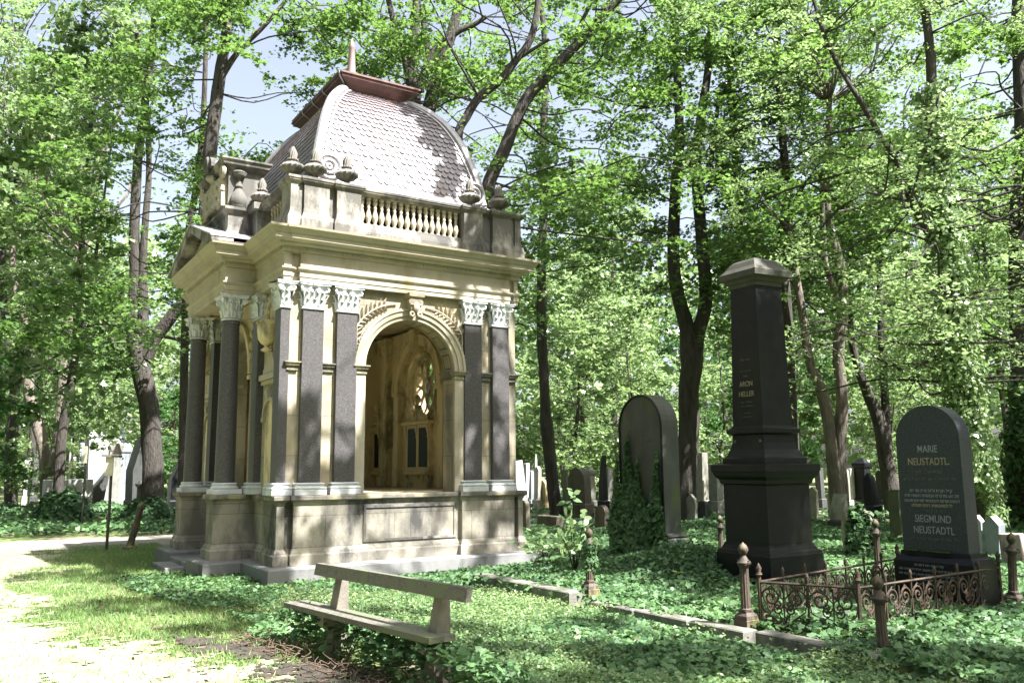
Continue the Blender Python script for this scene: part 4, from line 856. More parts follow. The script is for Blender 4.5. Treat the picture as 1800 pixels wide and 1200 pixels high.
# ============================================================ GROUND
def np_mesh(name, V, F, m, parent=None, tint=None, k=None):
    """V (N,3); F (M,k) constant-size faces"""
    me = bpy.data.meshes.new(name); V = np.ascontiguousarray(V, np.float32); F = np.ascontiguousarray(F, np.int32); nf, kk = F.shape
    me.vertices.add(len(V)); me.vertices.foreach_set('co', V.ravel()); me.loops.add(nf*kk); me.loops.foreach_set('vertex_index', F.ravel())
    me.polygons.add(nf); me.polygons.foreach_set('loop_start', np.arange(0, nf*kk, kk, dtype=np.int32)); me.update(calc_edges=True)
    if tint is not None:
        a = me.attributes.new('tint', 'FLOAT', 'FACE'); a.data.foreach_set('value', np.ascontiguousarray(tint, np.float32))
    me.materials.append(M[m] if isinstance(m, str) else m)
    o = bpy.data.objects.new(name, me); COL.objects.link(o)
    if parent is not None: o.parent = parent
    return o
def vnoise(x, y, s, seed=0):
    x = np.asarray(x)*s+seed*17.13; y = np.asarray(y)*s+seed*7.7; xi = np.floor(x).astype(int); yi = np.floor(y).astype(int); fx = x-xi; fy = y-yi
    fx = fx*fx*(3-2*fx); fy = fy*fy*(3-2*fy)
    def h(a, b): q = np.sin(a*127.1+b*311.7+seed*3.3)*43758.5453; return q-np.floor(q)
    return (h(xi, yi)*(1-fx)+h(xi+1, yi)*fx)*(1-fy)+(h(xi, yi+1)*(1-fx)+h(xi+1, yi+1)*fx)*fy
def fbm(x, y, s, seed=0): return .5*vnoise(x, y, s, seed)+.3*vnoise(x, y, s*2.1, seed+1)+.2*vnoise(x, y, s*4.3, seed+2)
def in_box(u, v, b): return (u > b[0]) & (u < b[2]) & (v > b[1]) & (v < b[3])
def ground_h(X, Y):
    d = np.hypot(X, Y); return 0.*d
def gmat():
    m = mat('grassy_soil', (.13, .17, .055), (.10, .13, .05), .9, .95, .6, 30, stain=[(.17, .14, .09), (.085, .115, .03)], stain_scale=.9, stain_lo=.48, stain_hi=.6); return m
M['ground'] = gmat(); M['soil'] = mat('dark_soil', (.05, .040, .030), (.034, .028, .022), 6, .95, .8, 30)
M['sand_sunlit'] = mat('pale_sand_sunlit_grass', (.31, .28, .215), (.22, .22, .14), 1.6, .95, .5, 60, stain=(.19, .23, .10), stain_scale=2.2, stain_lo=.53, stain_hi=.62)
M['gravel'] = mat('grey_gravel', (.24, .22, .19), (.17, .155, .135), 3, .95, .6, 70)
n = 150; g = np.concatenate((-np.geomspace(200, 22, 14), np.linspace(-20, 20, n), np.geomspace(22, 200, 14))); gx, gy = np.meshgrid(g, g+14)
gz_ = ground_h(gx, gy)-.03; k = len(g); V = np.stack((gx.ravel(), gy.ravel(), gz_.ravel()), 1); I = np.arange(k*k).reshape(k, k)
F = np.stack((I[:-1, :-1].ravel(), I[:-1, 1:].ravel(), I[1:, 1:].ravel(), I[1:, :-1].ravel()), 1)
go = np_mesh('ground', V, F, 'ground'); tag(go, kind='structure')
def sheet(name, left, right, m, zoff, wob=.25, seed=1, nn=60):
    """ribbon between two polylines given in grid coordinates"""
    def res(P): P = np.array(P, float); t = np.linspace(0, 1, len(P)); q = np.linspace(0, 1, nn); return np.stack((np.interp(q, t, P[:, 0]), np.interp(q, t, P[:, 1])), 1)
    A, B = res(left), res(right); rows = 14; V = []
    for i in range(nn):
        d = B[i]-A[i]; a = A[i]-d*(vnoise(i*.9, 3, 1, seed)-.5)*wob; b = B[i]+d*(vnoise(i*.9, 9, 1, seed+4)-.5)*wob
        for j in range(rows): q = a+(b-a)*j/(rows-1); p = LW(q[0], q[1]); V.append((p[0], p[1], ground_h(p[0], p[1])-.03+zoff-(.02 if j in (0, rows-1) else 0)))
    V = np.array(V); I = np.arange(nn*rows).reshape(nn, rows); F = np.stack((I[:-1, :-1].ravel(), I[:-1, 1:].ravel(), I[1:, 1:].ravel(), I[1:, :-1].ravel()), 1)
    o = np_mesh(name, V, F, m); tag(o, kind='structure'); return o
sheet('gravel_path', [(-22, 9.2), (-8, 8.7), (0, 8.6), (10, 9.0), (24, 9)], [(-22, 12.6), (-8, 12.4), (0, 12.2), (10, 12.2), (24, 12)], 'gravel', .02, .12, 2, 120)
def ragged(name, box, fn, m, z, st=.055):
    """a ground patch whose uneven edge follows noise: cells of a fine sheet are kept where fn > .5"""
    u = np.arange(box[0], box[2], st); v = np.arange(box[1], box[3], st); U_, V_ = np.meshgrid(u, v); U_ = U_+.4*st*(vnoise(U_, V_, 9, 3)-.5); V_ = V_+.4*st*(vnoise(U_, V_, 9, 6)-.5)
    W_ = (O0[:, None]+D1[:, None]*U_.ravel()+D2[:, None]*V_.ravel()).T; W_[:, 2] = z-.03; I = np.arange(U_.size).reshape(U_.shape)
    F = np.stack((I[:-1, :-1].ravel(), I[:-1, 1:].ravel(), I[1:, 1:].ravel(), I[1:, :-1].ravel()), 1); c = W_[F].mean(1); cu, cv = (c-O0) @ D1, (c-O0) @ D2
    F = F[fn(cu, cv) > .5+.28*(rng.random(len(cu))-.5)+.1*(vnoise(cu, cv, 11, 7)-.5)]; used_ = np.unique(F); mp = np.full(len(W_), -1); mp[used_] = np.arange(len(used_)); o = np_mesh(name, W_[used_], mp[F], m); tag(o, kind='structure'); return o
PV = [-14, -8, -5.5, -3.3, 0, 4, 9]; PL = [-2.4, -2.5, -3.2, -4.6, -6.2, -7, -7]; PR = [-.6, -.8, -1.45, -2.5, -3.1, -2.7, -1.9]  # sandy path, widened at the far left to paint sunlit grass pale
def path_sunlit_mask(u, v):
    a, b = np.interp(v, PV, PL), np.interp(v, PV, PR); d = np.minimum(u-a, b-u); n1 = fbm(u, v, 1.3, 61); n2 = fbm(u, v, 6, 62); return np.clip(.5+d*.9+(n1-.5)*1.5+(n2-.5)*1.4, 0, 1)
def soil_mask(u, v):
    a = np.interp(v, [-9, -7.2, -6.2, -5, -3.9, -3.2], [-1.3, -1.35, -1.45, -1.7, -1.95, -2]); b = np.interp(v, [-9, -7.2, -6.2, -5, -3.9, -3.2], [-.7, -.7, -.8, -1.0, -1.5, -1.9]); d = np.minimum(u-a, b-u)
    return np.clip(.38+d*1.5+(fbm(u, v, 2.2, 71)-.5)*1.2+(fbm(u, v, 8, 72)-.5)*1.2, 0, 1)
ragged('path_and_sunlit_grass', (-7.5, -10, 0, 9), path_sunlit_mask, 'sand_sunlit', .012); ragged('bare_soil', (-2.8, -9, -.2, -3), soil_mask, 'soil', .02, .05)
# ============================================================ LEAVES
MAPLE = np.array([(0, 0), (.36, -.06), (.30, .22), (.55, .42), (.22, .52), (0, 1.0), (-.22, .52), (-.55, .42), (-.30, .22), (-.36, -.06)])
IVYL = np.array([(0, 0), (.30, -.14), (.52, .10), (.30, .30), (.36, .62), (.0, .98), (-.36, .62), (-.30, .30), (-.52, .10), (-.30, -.14)])
OVAL = np.array([(0, 0), (.24, .22), (.27, .55), (0, 1.0), (-.27, .55), (-.24, .22)])
KITE = np.array([(0, 0), (.42, .42), (0, 1.0), (-.42, .42)])
def leaf_arrays(P, N, size, T, fold=.12):
    n = len(P); N = N/(np.linalg.norm(N, axis=1)[:, None]+1e-9); r = rng.normal(size=(n, 3)); t = np.cross(N, r); t /= np.linalg.norm(t, axis=1)[:, None]+1e-9; b = np.cross(N, t)
    size = np.broadcast_to(size, n)[:, None]
    V = np.zeros((n, len(T), 3))
    for i, (x, y) in enumerate(T): V[:, i] = P+size*(t*x+b*(y-.4)+N*(-fold*abs(x)*2-fold*.8*(y-.4)**2))
    return V.reshape(-1, 3), np.arange(n*len(T)).reshape(n, len(T))
def tnoise(P, s=.6):
    return np.clip(.5+.9*(fbm(P[:, 0]+P[:, 2]*.7, P[:, 1]-P[:, 2]*.4, s, 5)-.5)+rng.normal(0, .26, len(P)), 0, 1)
def leaves(name, P, N, size, T, m, parent=None, origin=None, fold=.12):
    if len(P) == 0: return None
    if origin is not None: P = P-np.array(origin)
    V, F = leaf_arrays(P, N, size, T, fold); return np_mesh(name, V, F, m, parent, tnoise(P))
SKY_HOLES = [(125, 45, 80, 55), (400, 140, 62, 48), (855, 30, 30, 24), (1120, 15, 30, 20)]
SUNGAPS = [(atd(60, 700, 40), 1.6), (atd(95, 800, 40), 1.6), (atd(112, 660, 39.5), 1.4), (atd(268, 800, 31), .7), (atz(110, 870, .5)*0+atd(110, 860, 34), 2.2), (atd(168, 820, 34), 2.6), (atd(925, 850, 36), 2.2), (atd(965, 860, 36), 2.0), (atd(1010, 700, 36), 3.2), (atd(1215, 830, 26.5), .9), (atd(1480, 740, 24), 1.2),
           (LW(1.0, .4, 4.5), 1.0), (LW(1.26, .4, 3.2), .5), (LW(1.3, .4, 2.35), .32), (LW(.95, .4, 3.3), .36), (LW(.66, .4, 3.6), .3), (LW(1.0, .4, 2.1), .14), (LW(2.4, .4, 4.45), .75), (LW(1.5, .4, 3.6), .4), (LW(1.0, .4, 6.0), 1.0), (LW(1.9, .4, 6.1), .6), (LW(1.8, 1.2, 7.2), 1.0), (LW(1.9, 1.6, 8.2), .8), (LW(2.4, .3, .85), .6), (LW(1.5, 0, .35), .55), (LW(.6, 0, .3), .3), (LW(3.0, .2, .35), .5), (LW(1.3, .3, .9), .22), (LW(3.7, .4, 4.5), .3), (LW(4.2, .4, 4.4), .25), (LW(3.6, .4, 2.3), .14), (LW(4.1, .4, 2.0), .16), (LW(4.25, .4, 2.9), .14), (LW(3.7, .3, .8), .2), (LW(4.2, .3, .6), .2), (LW(-.5, 1.5, 5.5), .5), (LW(-.2, 2.4, 6.6), .6), (LW(2.2, -.1, .2), .5),
           (atz(100, 1130), 1.1), (atz(300, 1150), 1.0), (atz(60, 1040), 1.2), (atz(450, 1160), .6), (atz(620, 1075, .4), .25), (atz(590, 1040, .5), .25), (atz(950, 1110), .4), (atz(1060, 1120), .4), (atz(1160, 1100), .4), (atz(1230, 1090), .35), (atz(870, 1100), .4), (atz(1230, 965), .5), (atz(960, 985, .3), .6), (atz(1080, 1080), .3),
           (atz(1020, 960, .6), .5), (atz(200, 1090), .6), (atz(680, 1060), .3), (atz(40, 900), 1.5), (atz(110, 990), .9), (atz(870, 1030), .3), (atz(1340, 1080, .3), .22), (atz(1420, 1120, .2), .25), (atz(1650, 1000), .3)]
for _ in range(40): SUNGAPS.append((atd(rng.uniform(0, 1800), rng.uniform(520, 830), rng.uniform(34, 60)), rng.uniform(1.6, 3.2)))
def blocked(P, R=.1):
    """leaves that would stand in front of the monuments although they belong to overhead trees, or that keep the sun off chosen spots"""
    x, y, fw = proj(P); near = fw < 12.5; inside = (x > -60) & (x < 1860) & (y > -40) & (y < 1260)
    u, v = (P-O0) @ D1, (P-O0) @ D2
    hit = near & inside & (fw > .1)
    mau = (u > -1.0) & (u < 5.2) & (v > -.3) & (v < 7) & (P[:, 2] < 10.8)
    frontm = (x > 300) & (x < 950) & (y > 20) & (y < 900) & (v < 4) & (u < 8)
    hit |= (fw < 16.5) & (fw > .1) & (((x > 1210) & (x < 1480) & (y > 400)) | ((x > 1530) & (x < 1790) & (y > 660)) | ((x > 1050) & (x < 1210) & (y > 660)))
    lit = np.zeros(len(P), bool); S = np.array(SUNV)
    for (T, r) in SUNGAPS:
        q = P-T; s = q @ S; e = np.linalg.norm(q-s[:, None]*S, axis=1); lit |= (s > .8) & (e < r*(.7+.5*fbm(P[:, 0], P[:, 1], .9, 4)))
    return hit | mau | (frontm & (v < 2) & (fw < 17)) | lit
def holes(P):
    x, y, fw = proj(P); h = np.zeros(len(P), bool)
    for a, b, rx, ry in SKY_HOLES:
        q = ((x-a)/rx)**2+((y-b)/ry)**2+ .8*(fbm(x/30, y/30, .7, 9)-.5); h |= q < 1
    return h
def cluster(C, R, n, flat=.6):
    d = rng.normal(size=(n, 3)); d /= np.linalg.norm(d, axis=1)[:, None]; rr = rng.random(n)**.55; P = np.array(C)+d*rr[:, None]*R*np.array((1, 1, flat))
    # gather leaves in small flat sprays
    k = max(4, n//20); S = P[rng.integers(0, n, k)]; j = rng.integers(0, k, n); P = S[j]+rng.normal(size=(n, 3))*R*np.array((.16, .16, .05)); P[:, 2] -= .25*R*((P[:, 0]-C[0])**2+(P[:, 1]-C[1])**2)/R**2
    N = rng.normal(size=(n, 3))*.42+np.array((0, 0, 1.))+d*.25; return P, N
def limb(f, a, b, r0, r1, sag=.12, seg=5):
    a = np.array(a, float); b = np.array(b, float); L_ = np.linalg.norm(b-a); m1 = a+(b-a)*.35+np.array((0, 0, -sag*L_*.3))+rng.normal(size=3)*L_*.08; m2 = a+(b-a)*.7+np.array((0, 0, sag*L_*.3))+rng.normal(size=3)*L_*.09
    P = catmull([a, m1, m2, b], 3); f.tube(P, np.linspace(r0, r1, len(P)), seg)
def build_tree(name, label, cat, base, stems, clumps, leafm, T, lsize, barkm='bark', group=None, dens=1., check=True, kind=None, extra=None, sag=.1):
    base = np.array(base, float); o = thing(name, label, cat, base, 0, group)
    if kind: o['kind'] = kind
    f = MB(); alls = []
    for P, R in stems:
        P = np.array(P)-base; Q = catmull(P, 4); RR = np.interp(np.linspace(0, 1, len(Q)), np.linspace(0, 1, len(R)), R); f.tube(Q, RR, 10, .06)
        for q, r in zip(Q, RR): alls.append((*q, r))
    A = np.array(alls); PP = []; NN = []
    for (c, r, n) in clumps:
        c = np.array(c, float)
        cl = c-base; d = np.linalg.norm(A[:, :3]-cl, axis=1)+np.where(A[:, 2] > cl[2]+.3, 4, 0)+np.where(A[:, 2] < 1.0, 3, 0); i = int(np.argmin(d)); r0 = min(A[i, 3]*.5, .012+.005*np.linalg.norm(A[i, :3]-cl))
        P, N = cluster(c, r, max(6, int(n*dens)))
        if check:
            kp = ~(blocked(P) | holes(P)); 
            if kp.sum() < len(P)*.12: continue
            few = kp.mean() < .5; P, N = P[kp], N[kp]; xm, ym, fm = proj((A[i, :3]+cl)/2+base)
            few = few or (fm[0] < 15 and -40 < xm[0] < 1840 and -40 < ym[0] < 1240)
            if few: PP.append(P); NN.append(N); continue
        limb(f, A[i, :3], cl, max(.015, r0), .012, sag)
        for k in range(3): limb(f, cl, P[rng.integers(0, len(P))]-base, .012, .005, 0, 4)
        PP.append(P); NN.append(N)
    f.build('trunk', barkm, o, 60)
    if PP:
        P = np.concatenate(PP); N = np.concatenate(NN); sz = lsize*rng.uniform(.5, 1.25, len(P)); leaves('crown', P, N, sz, T, leafm, o, base)
    if extra is not None: extra(o, base)
    return o
def px_stem(D, pts):
    """pts: (x, y, radius in px); D distance (or D at bottom, D at top)"""
    D0, Dt = D if isinstance(D, tuple) else (D, D); n = len(pts); P = []; R = []
    for i, (x, y, r) in enumerate(pts): d = D0+(Dt-D0)*i/max(1, n-1); P.append(atd(x, y, d)); R.append(r*d/CAMF)
    return P, R
def crown_around(stem_sets, D, n, zlo, zhi, spread, r=(0.8, 1.35), leaves_n=300, bias=(0, 0)):
    if D: z2 = max(zhi, 3.0+.60*D); n = int(n*(z2-zlo)/(zhi-zlo)); zhi = z2; spread *= 1.12
    pts = np.concatenate([np.array(P) for P, R in stem_sets]); out = []
    hi = pts[pts[:, 2] > zlo-2] if (pts[:, 2] > zlo-2).any() else pts
    for i in range(n):
        z = rng.uniform(zlo, zhi); j = int(np.argmin(np.abs(hi[:, 2]-z)+rng.random(len(hi))*2)); p = hi[j]; a = rng.uniform(0, 2*PI); fr = (z-zlo)/(zhi-zlo); R = spread*(.45+.75*math.sin(PI*min(.97, .25+.75*fr)))*rng.random()**.5
        out.append(((p[0]+R*math.cos(a)+bias[0], p[1]+R*math.sin(a)+bias[1], z), rng.uniform(*r), leaves_n))
    return out
# ---- trees one can point to, placed by where their trunks stand
def hero(label, D, stems, n, zlo, zhi, spread, leafm='lm', bark='bark', T=MAPLE, ls=.16, ln=300, dens=1., extra=None, name='deciduous_tree', r=(.8, 1.35)):
    S = [px_stem(D if len(s) == 1 else s[0], s[-1]) for s in stems]; base = np.array(S[0][0][0]); base[2] = -.1; S[0][0][0] = base+np.array((0, 0, -.2))
    L0 = stems[0][-1]; fill = []
    for _ in range(15):
        y = rng.uniform(-90, 600 if D < 35 else 520); x = float(np.interp(-y, [-p[1] for p in L0], [p[0] for p in L0]))+rng.normal(0, 105); c = atd(x, y, D+rng.uniform(-3, 3))
        if abs(x-float(np.interp(-y, [-p[1] for p in L0], [p[0] for p in L0]))) < 40 and y > 200: continue
        if c[2] > 4.5: fill.append((tuple(c), rng.uniform(*r), ln))
    return build_tree(name, label, 'tree', base, S, crown_around(S, D, n, zlo, zhi, spread, r, ln)+fill, leafm, T, ls*.80, bark, None, dens*1.12, extra=extra)
hero('thick tree left of the mausoleum, forking low with a limb bending right behind the portico', 31,
     [[[(266, 915, 27), (267, 880, 19), (268, 800, 17), (262, 720, 17), (250, 655, 17), (240, 605, 17), (233, 560, 12), (238, 490, 10), (236, 400, 9), (242, 290, 8), (256, 170, 7), (270, 60, 6), (274, -40, 5)]],
      [[(244, 612, 12), (252, 560, 9), (251, 480, 7), (256, 380, 6), (262, 300, 5), (258, 200, 5), (240, 60, 4)]],
      [[(256, 630, 13), (274, 592, 11), (300, 558, 11), (330, 520, 9), (345, 470, 8), (352, 380, 7)]]], 46, 5.2, 20, 4.2, 'lm', ls=.19)
hero('tall smooth trunk rising directly behind the left attic of the mausoleum', 24,
     [[[(350, 900, 15), (355, 600, 14), (362, 380, 13), (372, 240, 12), (386, 140, 11), (398, 50, 9), (404, -60, 8)]], [[(386, 140, 7), (420, 90, 5), (470, 40, 4), (520, -20, 3)]]], 40, 7.0, 17, 3.6, 'lm', ls=.165)
hero('slender tree just left of the attic, slightly curved', 27, [[[(322, 895, 8), (325, 600, 7), (330, 430, 6.5), (346, 320, 6), (358, 200, 5), (362, 60, 4), (366, -40, 3)]]], 26, 6, 17, 3.2, 'lm', ls=.17)
hero('pale trunk leaning left at the far left with sunlit bark', 40, [[[(84, 893, 11), (80, 810, 10), (64, 740, 10), (50, 690, 9), (52, 620, 8), (42, 550, 7), (26, 500, 6), (20, 420, 5)]]], 34, 5, 21, 4.6, 'lm2', 'bark_pale', KITE, .26, 240, r=(1.1, 1.9))
hero('pale trunk leaning right beside the low white box tomb', 39.5, [[[(94, 893, 11), (98, 800, 10), (108, 720, 9), (112, 640, 8), (124, 540, 7), (140, 440, 6)]]], 34, 5, 20, 4.6, 'lm2', 'bark_pale', KITE, .26, 240, r=(1.1, 1.9))
hero('dark trunk at the extreme left edge', 42, [[[(22, 876, 11), (20, 780, 10), (26, 680, 8), (14, 600, 7), (4, 480, 6), (10, 350, 5)]], [[(26, 690, 6), (44, 620, 5), (58, 560, 4)]]], 32, 5, 19, 4.4, 'lm', 'bark', KITE, .25, 240, r=(1.1, 1.8))
hero('many-branched tree behind the roof crown of the mausoleum', 24,
     [[[(740, 900, 17), (738, 500, 16), (732, 300, 15), (728, 180, 13), (726, 110, 10), (732, 0, 8)]], [[(732, 200, 11), (716, 120, 7), (695, 50, 6), (676, -30, 5)]], [[(742, 260, 14), (752, 200, 13), (768, 130, 11), (790, 70, 10), (806, 10, 9), (812, -50, 7)]],
      [[(735, 160, 9), (765, 90, 8), (800, 58, 7), (830, 45, 5), (855, 30, 4)]], [[(768, 130, 7), (748, 70, 6), (742, 10, 5)]]], 46, 7.5, 17.5, 5.0, 'lm', ls=.16)
hero('tree behind the dome sending a long diagonal limb to the upper right', 21,
     [[[(850, 900, 14), (852, 480, 14), (856, 350, 13), (868, 300, 12), (888, 262, 12), (905, 215, 11), (932, 165, 11), (975, 120, 10), (1015, 78, 9), (1058, 30, 8), (1105, -20, 7)]],
      [[(848, 400, 12), (818, 300, 9), (806, 240, 8), (820, 205, 8), (842, 172, 8), (882, 138, 8), (908, 105, 7), (932, 70, 7), (944, 20, 6), (946, -40, 5)]], [[(1010, 82, 5), (1022, 40, 4), (1042, 0, 3)]], [[(908, 105, 4), (940, 85, 3), (965, 70, 3)]]], 46, 6.6, 16, 4.4, 'lm', ls=.155)
hero('straight dark slender trunk just right of the mausoleum cornice', 30,
     [[[(980, 905, 13), (972, 850, 11), (962, 760, 12), (958, 700, 9), (953, 600, 9), (952, 480, 8), (956, 350, 8), (954, 250, 7), (960, 110, 6), (948, -20, 5)]], [[(956, 340, 4), (990, 310, 3), (1060, 290, 2)]], [[(952, 480, 5), (925, 440, 3), (905, 400, 3)]]], 38, 7.5, 19, 3.9, 'lm', ls=.18)
hero('dark tree forking at mid height between the ivy-clad slab and the obelisk', 26,
     [[[(1202, 918, 22), (1205, 860, 19), (1210, 760, 18), (1212, 680, 18), (1215, 630, 20), (1208, 580, 14), (1192, 520, 12), (1183, 440, 11), (1188, 330, 10), (1194, 240, 9), (1190, 120, 7), (1180, -20, 6)]],
      [[(1216, 640, 17), (1226, 590, 13), (1240, 530, 12), (1236, 440, 11), (1226, 340, 10), (1226, 250, 9), (1246, 110, 7), (1252, -20, 5)]], [[(1226, 340, 5), (1252, 270, 4), (1262, 180, 4)]]], 46, 9.2, 18, 4.2, 'lm', ls=.17)
hero('thin dark trunk rising behind the left edge of the obelisk', 29, [[[(1306, 905, 9), (1304, 700, 8), (1302, 450, 8), (1296, 330, 8), (1288, 200, 7), (1282, 60, 6), (1286, -40, 5)]]], 32, 6, 18, 3.6, 'lm', ls=.18)
hero('gnarled dark trunk rising behind the right edge of the obelisk', 25, [[[(1392, 905, 15), (1388, 700, 13), (1378, 520, 12), (1372, 450, 11), (1382, 390, 11), (1384, 330, 9), (1376, 250, 7), (1368, 120, 6), (1366, -30, 5)]], [[(1380, 400, 6), (1410, 330, 4), (1445, 300, 3), (1500, 290, 2)]]], 36, 6, 17, 3.6, 'lm', ls=.17)
hero('sunlit double trunk right of the obelisk', 24, [[[(1478, 925, 15), (1470, 850, 13), (1458, 760, 10), (1446, 690, 10), (1424, 640, 8), (1412, 560, 7), (1398, 480, 7), (1390, 400, 6)]],
      [[(1480, 900, 13), (1476, 800, 11), (1480, 700, 10), (1474, 620, 10), (1482, 540, 9), (1478, 470, 8), (1462, 410, 7), (1452, 330, 6), (1458, 180, 5)]], [[(1482, 560, 6), (1460, 490, 5), (1448, 440, 5), (1446, 300, 4)]]], 42, 8, 16.5, 3.6, 'lm', 'bark_pale', ls=.165)
hero('dark trunk leaning left between the obelisk and the blue-grey headstone', 28, [[[(1572, 905, 16), (1560, 820, 13), (1545, 740, 12), (1525, 690, 9), (1506, 640, 7), (1494, 560, 6), (1496, 420, 5)]], [[(1560, 820, 9), (1556, 700, 7), (1548, 560, 6), (1546, 420, 5)]]], 36, 6, 17, 3.6, 'lm', ls=.18)
def ivy_cloth(S, n, rad, zt, size=.11, m='ivy'):
    """ivy leaves clinging round a stem (list of points)"""
    def ex(o, base, m=m):
        P = catmull(S[0], 6); P = P[P[:, 2] < zt]; R = np.interp(np.linspace(0, 1, len(P)), np.linspace(0, 1, len(S[1])), S[1]); i = rng.integers(0, len(P)-1, n); a = rng.uniform(0, 2*PI, n)
        d = np.stack((np.cos(a), np.sin(a), np.zeros(n)), 1); rr = R[i]+rad*rng.random(n)**1.4*(.5+.8*vnoise(P[i, 2], a, .9, 4)); Q = P[i]+(P[np.minimum(i+1, len(P)-1)]-P[i])*rng.random(n)[:, None]+d*rr[:, None]
        leaves('clinging_ivy', Q, d+rng.normal(size=(n, 3))*.45+np.array((0, 0, .35)), size*rng.uniform(.6, 1.2, n), IVYL, m, o, base)
    return ex
S = px_stem(17, [(1722, 960, 17), (1712, 860, 16), (1700, 760, 15), (1688, 640, 14), (1668, 480, 13), (1652, 330, 12), (1640, 200, 10), (1632, 60, 8), (1610, -60, 6)]); S[0][0] = atz(1722, 940)
S2 = px_stem(17, [(1655, 440, 7), (1622, 395, 6), (1596, 340, 6), (1575, 280, 6), (1548, 240, 5), (1520, 190, 5), (1482, 130, 4), (1448, 60, 4), (1425, -20, 3)])
b_ = np.array(S[0][0]); b_[2] = -.1
build_tree('ivy_covered_tree', 'tree clad in bright ivy at the right, its bare limb slanting up to the left', 'tree', b_, [S, S2], crown_around([S, S2], 17, 85, 3.2, 13, 3.6, (.6, 1.1), 380), 'lm2', OVAL, .10, extra=ivy_cloth(S, 15000, .42, 9.5, .085, 'lm2'))
S = px_stem(21, [(1800, 940, 22), (1798, 760, 20), (1796, 560, 19), (1792, 400, 18), (1800, 240, 15), (1790, 60, 12), (1794, -60, 10)]); S[0][0] = atz(1800, 925); b_ = np.array(S[0][0]); b_[2] = -.1
build_tree('ivy_covered_tree', 'dark thick trunk on the extreme right edge with ivy at its foot', 'tree', b_, [S], crown_around([S], 21, 75, 3.5, 16, 4.2, (.7, 1.2), 340), 'lm', OVAL, .12, extra=ivy_cloth(S, 5000, .3, 4))
# ---- forest behind: five kinds of tree, each copied with its trunk and crown
def proto(name, h, zlo, spread, ncl, nl, ls, leafm, T, r, bark='bark', trunk_r=.2, ivy=0):
    x = 0; P = []; k = 7; wob = rng.normal(size=(k, 2))*.25; wob[0] = 0
    for i in range(k): P.append((wob[:i+1, 0].sum()*.5, wob[:i+1, 1].sum()*.5, h*.85*i/(k-1)))
    R = [trunk_r*(1-.75*i/(k-1)) for i in range(k)]; S = (P, R); S1 = ([P[2], (P[2][0]+.9, P[2][1]+.3, P[3][2]), (P[2][0]+1.5, P[2][1]+.6, P[5][2])], [trunk_r*.5, trunk_r*.35, trunk_r*.15])
    return build_tree(name, 'x', 'tree', (0, 0, 0), [S, S1], crown_around([S, S1], 0, ncl, zlo, h, spread, r, nl), leafm, T, ls, bark, None, check=False, extra=(ivy_cloth(S, ivy, .4, 6, .16) if ivy else None))
protos = [proto('forest_tree', 17, 4.0, 3.6, 60, 260, .26, 'lm', KITE, (1.0, 1.8)), proto('forest_tree', 15, 2.5, 3.3, 60, 250, .24, 'lm2', KITE, (1.0, 1.6)), proto('forest_tree', 19, 5.5, 4.0, 64, 260, .27, 'lm', KITE, (1.1, 1.9), trunk_r=.25),
          proto('forest_tree', 13, 1.6, 2.8, 56, 240, .22, 'lm3', KITE, (.9, 1.5), ivy=2500), proto('young_tree', 8, .8, 2.3, 46, 240, .17, 'lm2', KITE, (.7, 1.2), trunk_r=.09), proto('young_tree', 6, .4, 2.0, 40, 230, .16, 'lm3', KITE, (.6, 1.1), trunk_r=.07)]
used = [False]*len(protos); spots = []
kinds = ['leafy forest tree', 'pale sunlit forest tree', 'tall forest tree', 'dense dark forest tree with ivy on its trunk', 'young bushy tree', 'low dark bushy tree']
def put(k, x, y, s, rz, label=None):
    o = protos[k] if not used[k] else copy_tree(protos[k]); used[k] = True
    o.location = (x, y, -.05); o.rotation_euler = (0, 0, rz); o.scale = (s, s, s*rng.uniform(.92, 1.1)*(1.35 if k < 4 else 1)); o['group'] = 'forest trees behind the graves' if k < 4 else 'young trees under the canopy'
    o['label'] = label or ('one of the tall leafy trees massed in the forest behind the graves' if k < 4 else 'one of the bushy young trees under the forest canopy'); spots.append((x, y)); return o
n_ = 0
for D in (43, 50, 58, 68, 82):
    W_ = D*.72; step = D*.11+1.8; x = -W_+rng.uniform(0, 3)
    while x < W_:
        xx = x+rng.uniform(-1, 1); yy = D+rng.uniform(-2, 2); u, v = loc((xx, yy, 0)); pxx = proj((xx, yy, 0))[0][0]
        if not (8.2 < v < 12.8) and not (D < 36 and -300 < pxx < 330): 
            k = int(rng.choice(6, p=(.12, .24, .12, .06, .34, .12)))
            if D < 45: k = 4 if rng.random() < .6 else 5
            put(k, xx, yy, rng.uniform(.85, 1.2)*(1.15 if k > 3 and D > 45 else 1), rng.uniform(0, 6.28)); n_ += 1
        x += step*rng.uniform(.8, 1.25)
put(4, *atd(1010, 600, 41)[:2], 1.3, 1.0, 'bright bushy young tree glowing white in the sun beside the dark slender trunk')
# the same forest goes on round the viewer, outside the picture
for a_ in np.arange(42, 322, 11.5):
    for D in (22, 31):
        if D == 22 and (a_ < 60 or a_ > 300): continue
        aa = math.radians(a_+rng.uniform(-3, 3)+(5 if D == 31 else 0)); dd = D+rng.uniform(-1.5, 1.5)+(3 if 90 < a_ < 150 else 0); put(int(rng.choice((0, 1, 2, 3))), 1.5+dd*math.sin(aa), 9+dd*math.cos(aa), rng.uniform(.9, 1.05), rng.uniform(0, 6.28), 'one of the forest trees standing round the viewer, outside the picture')
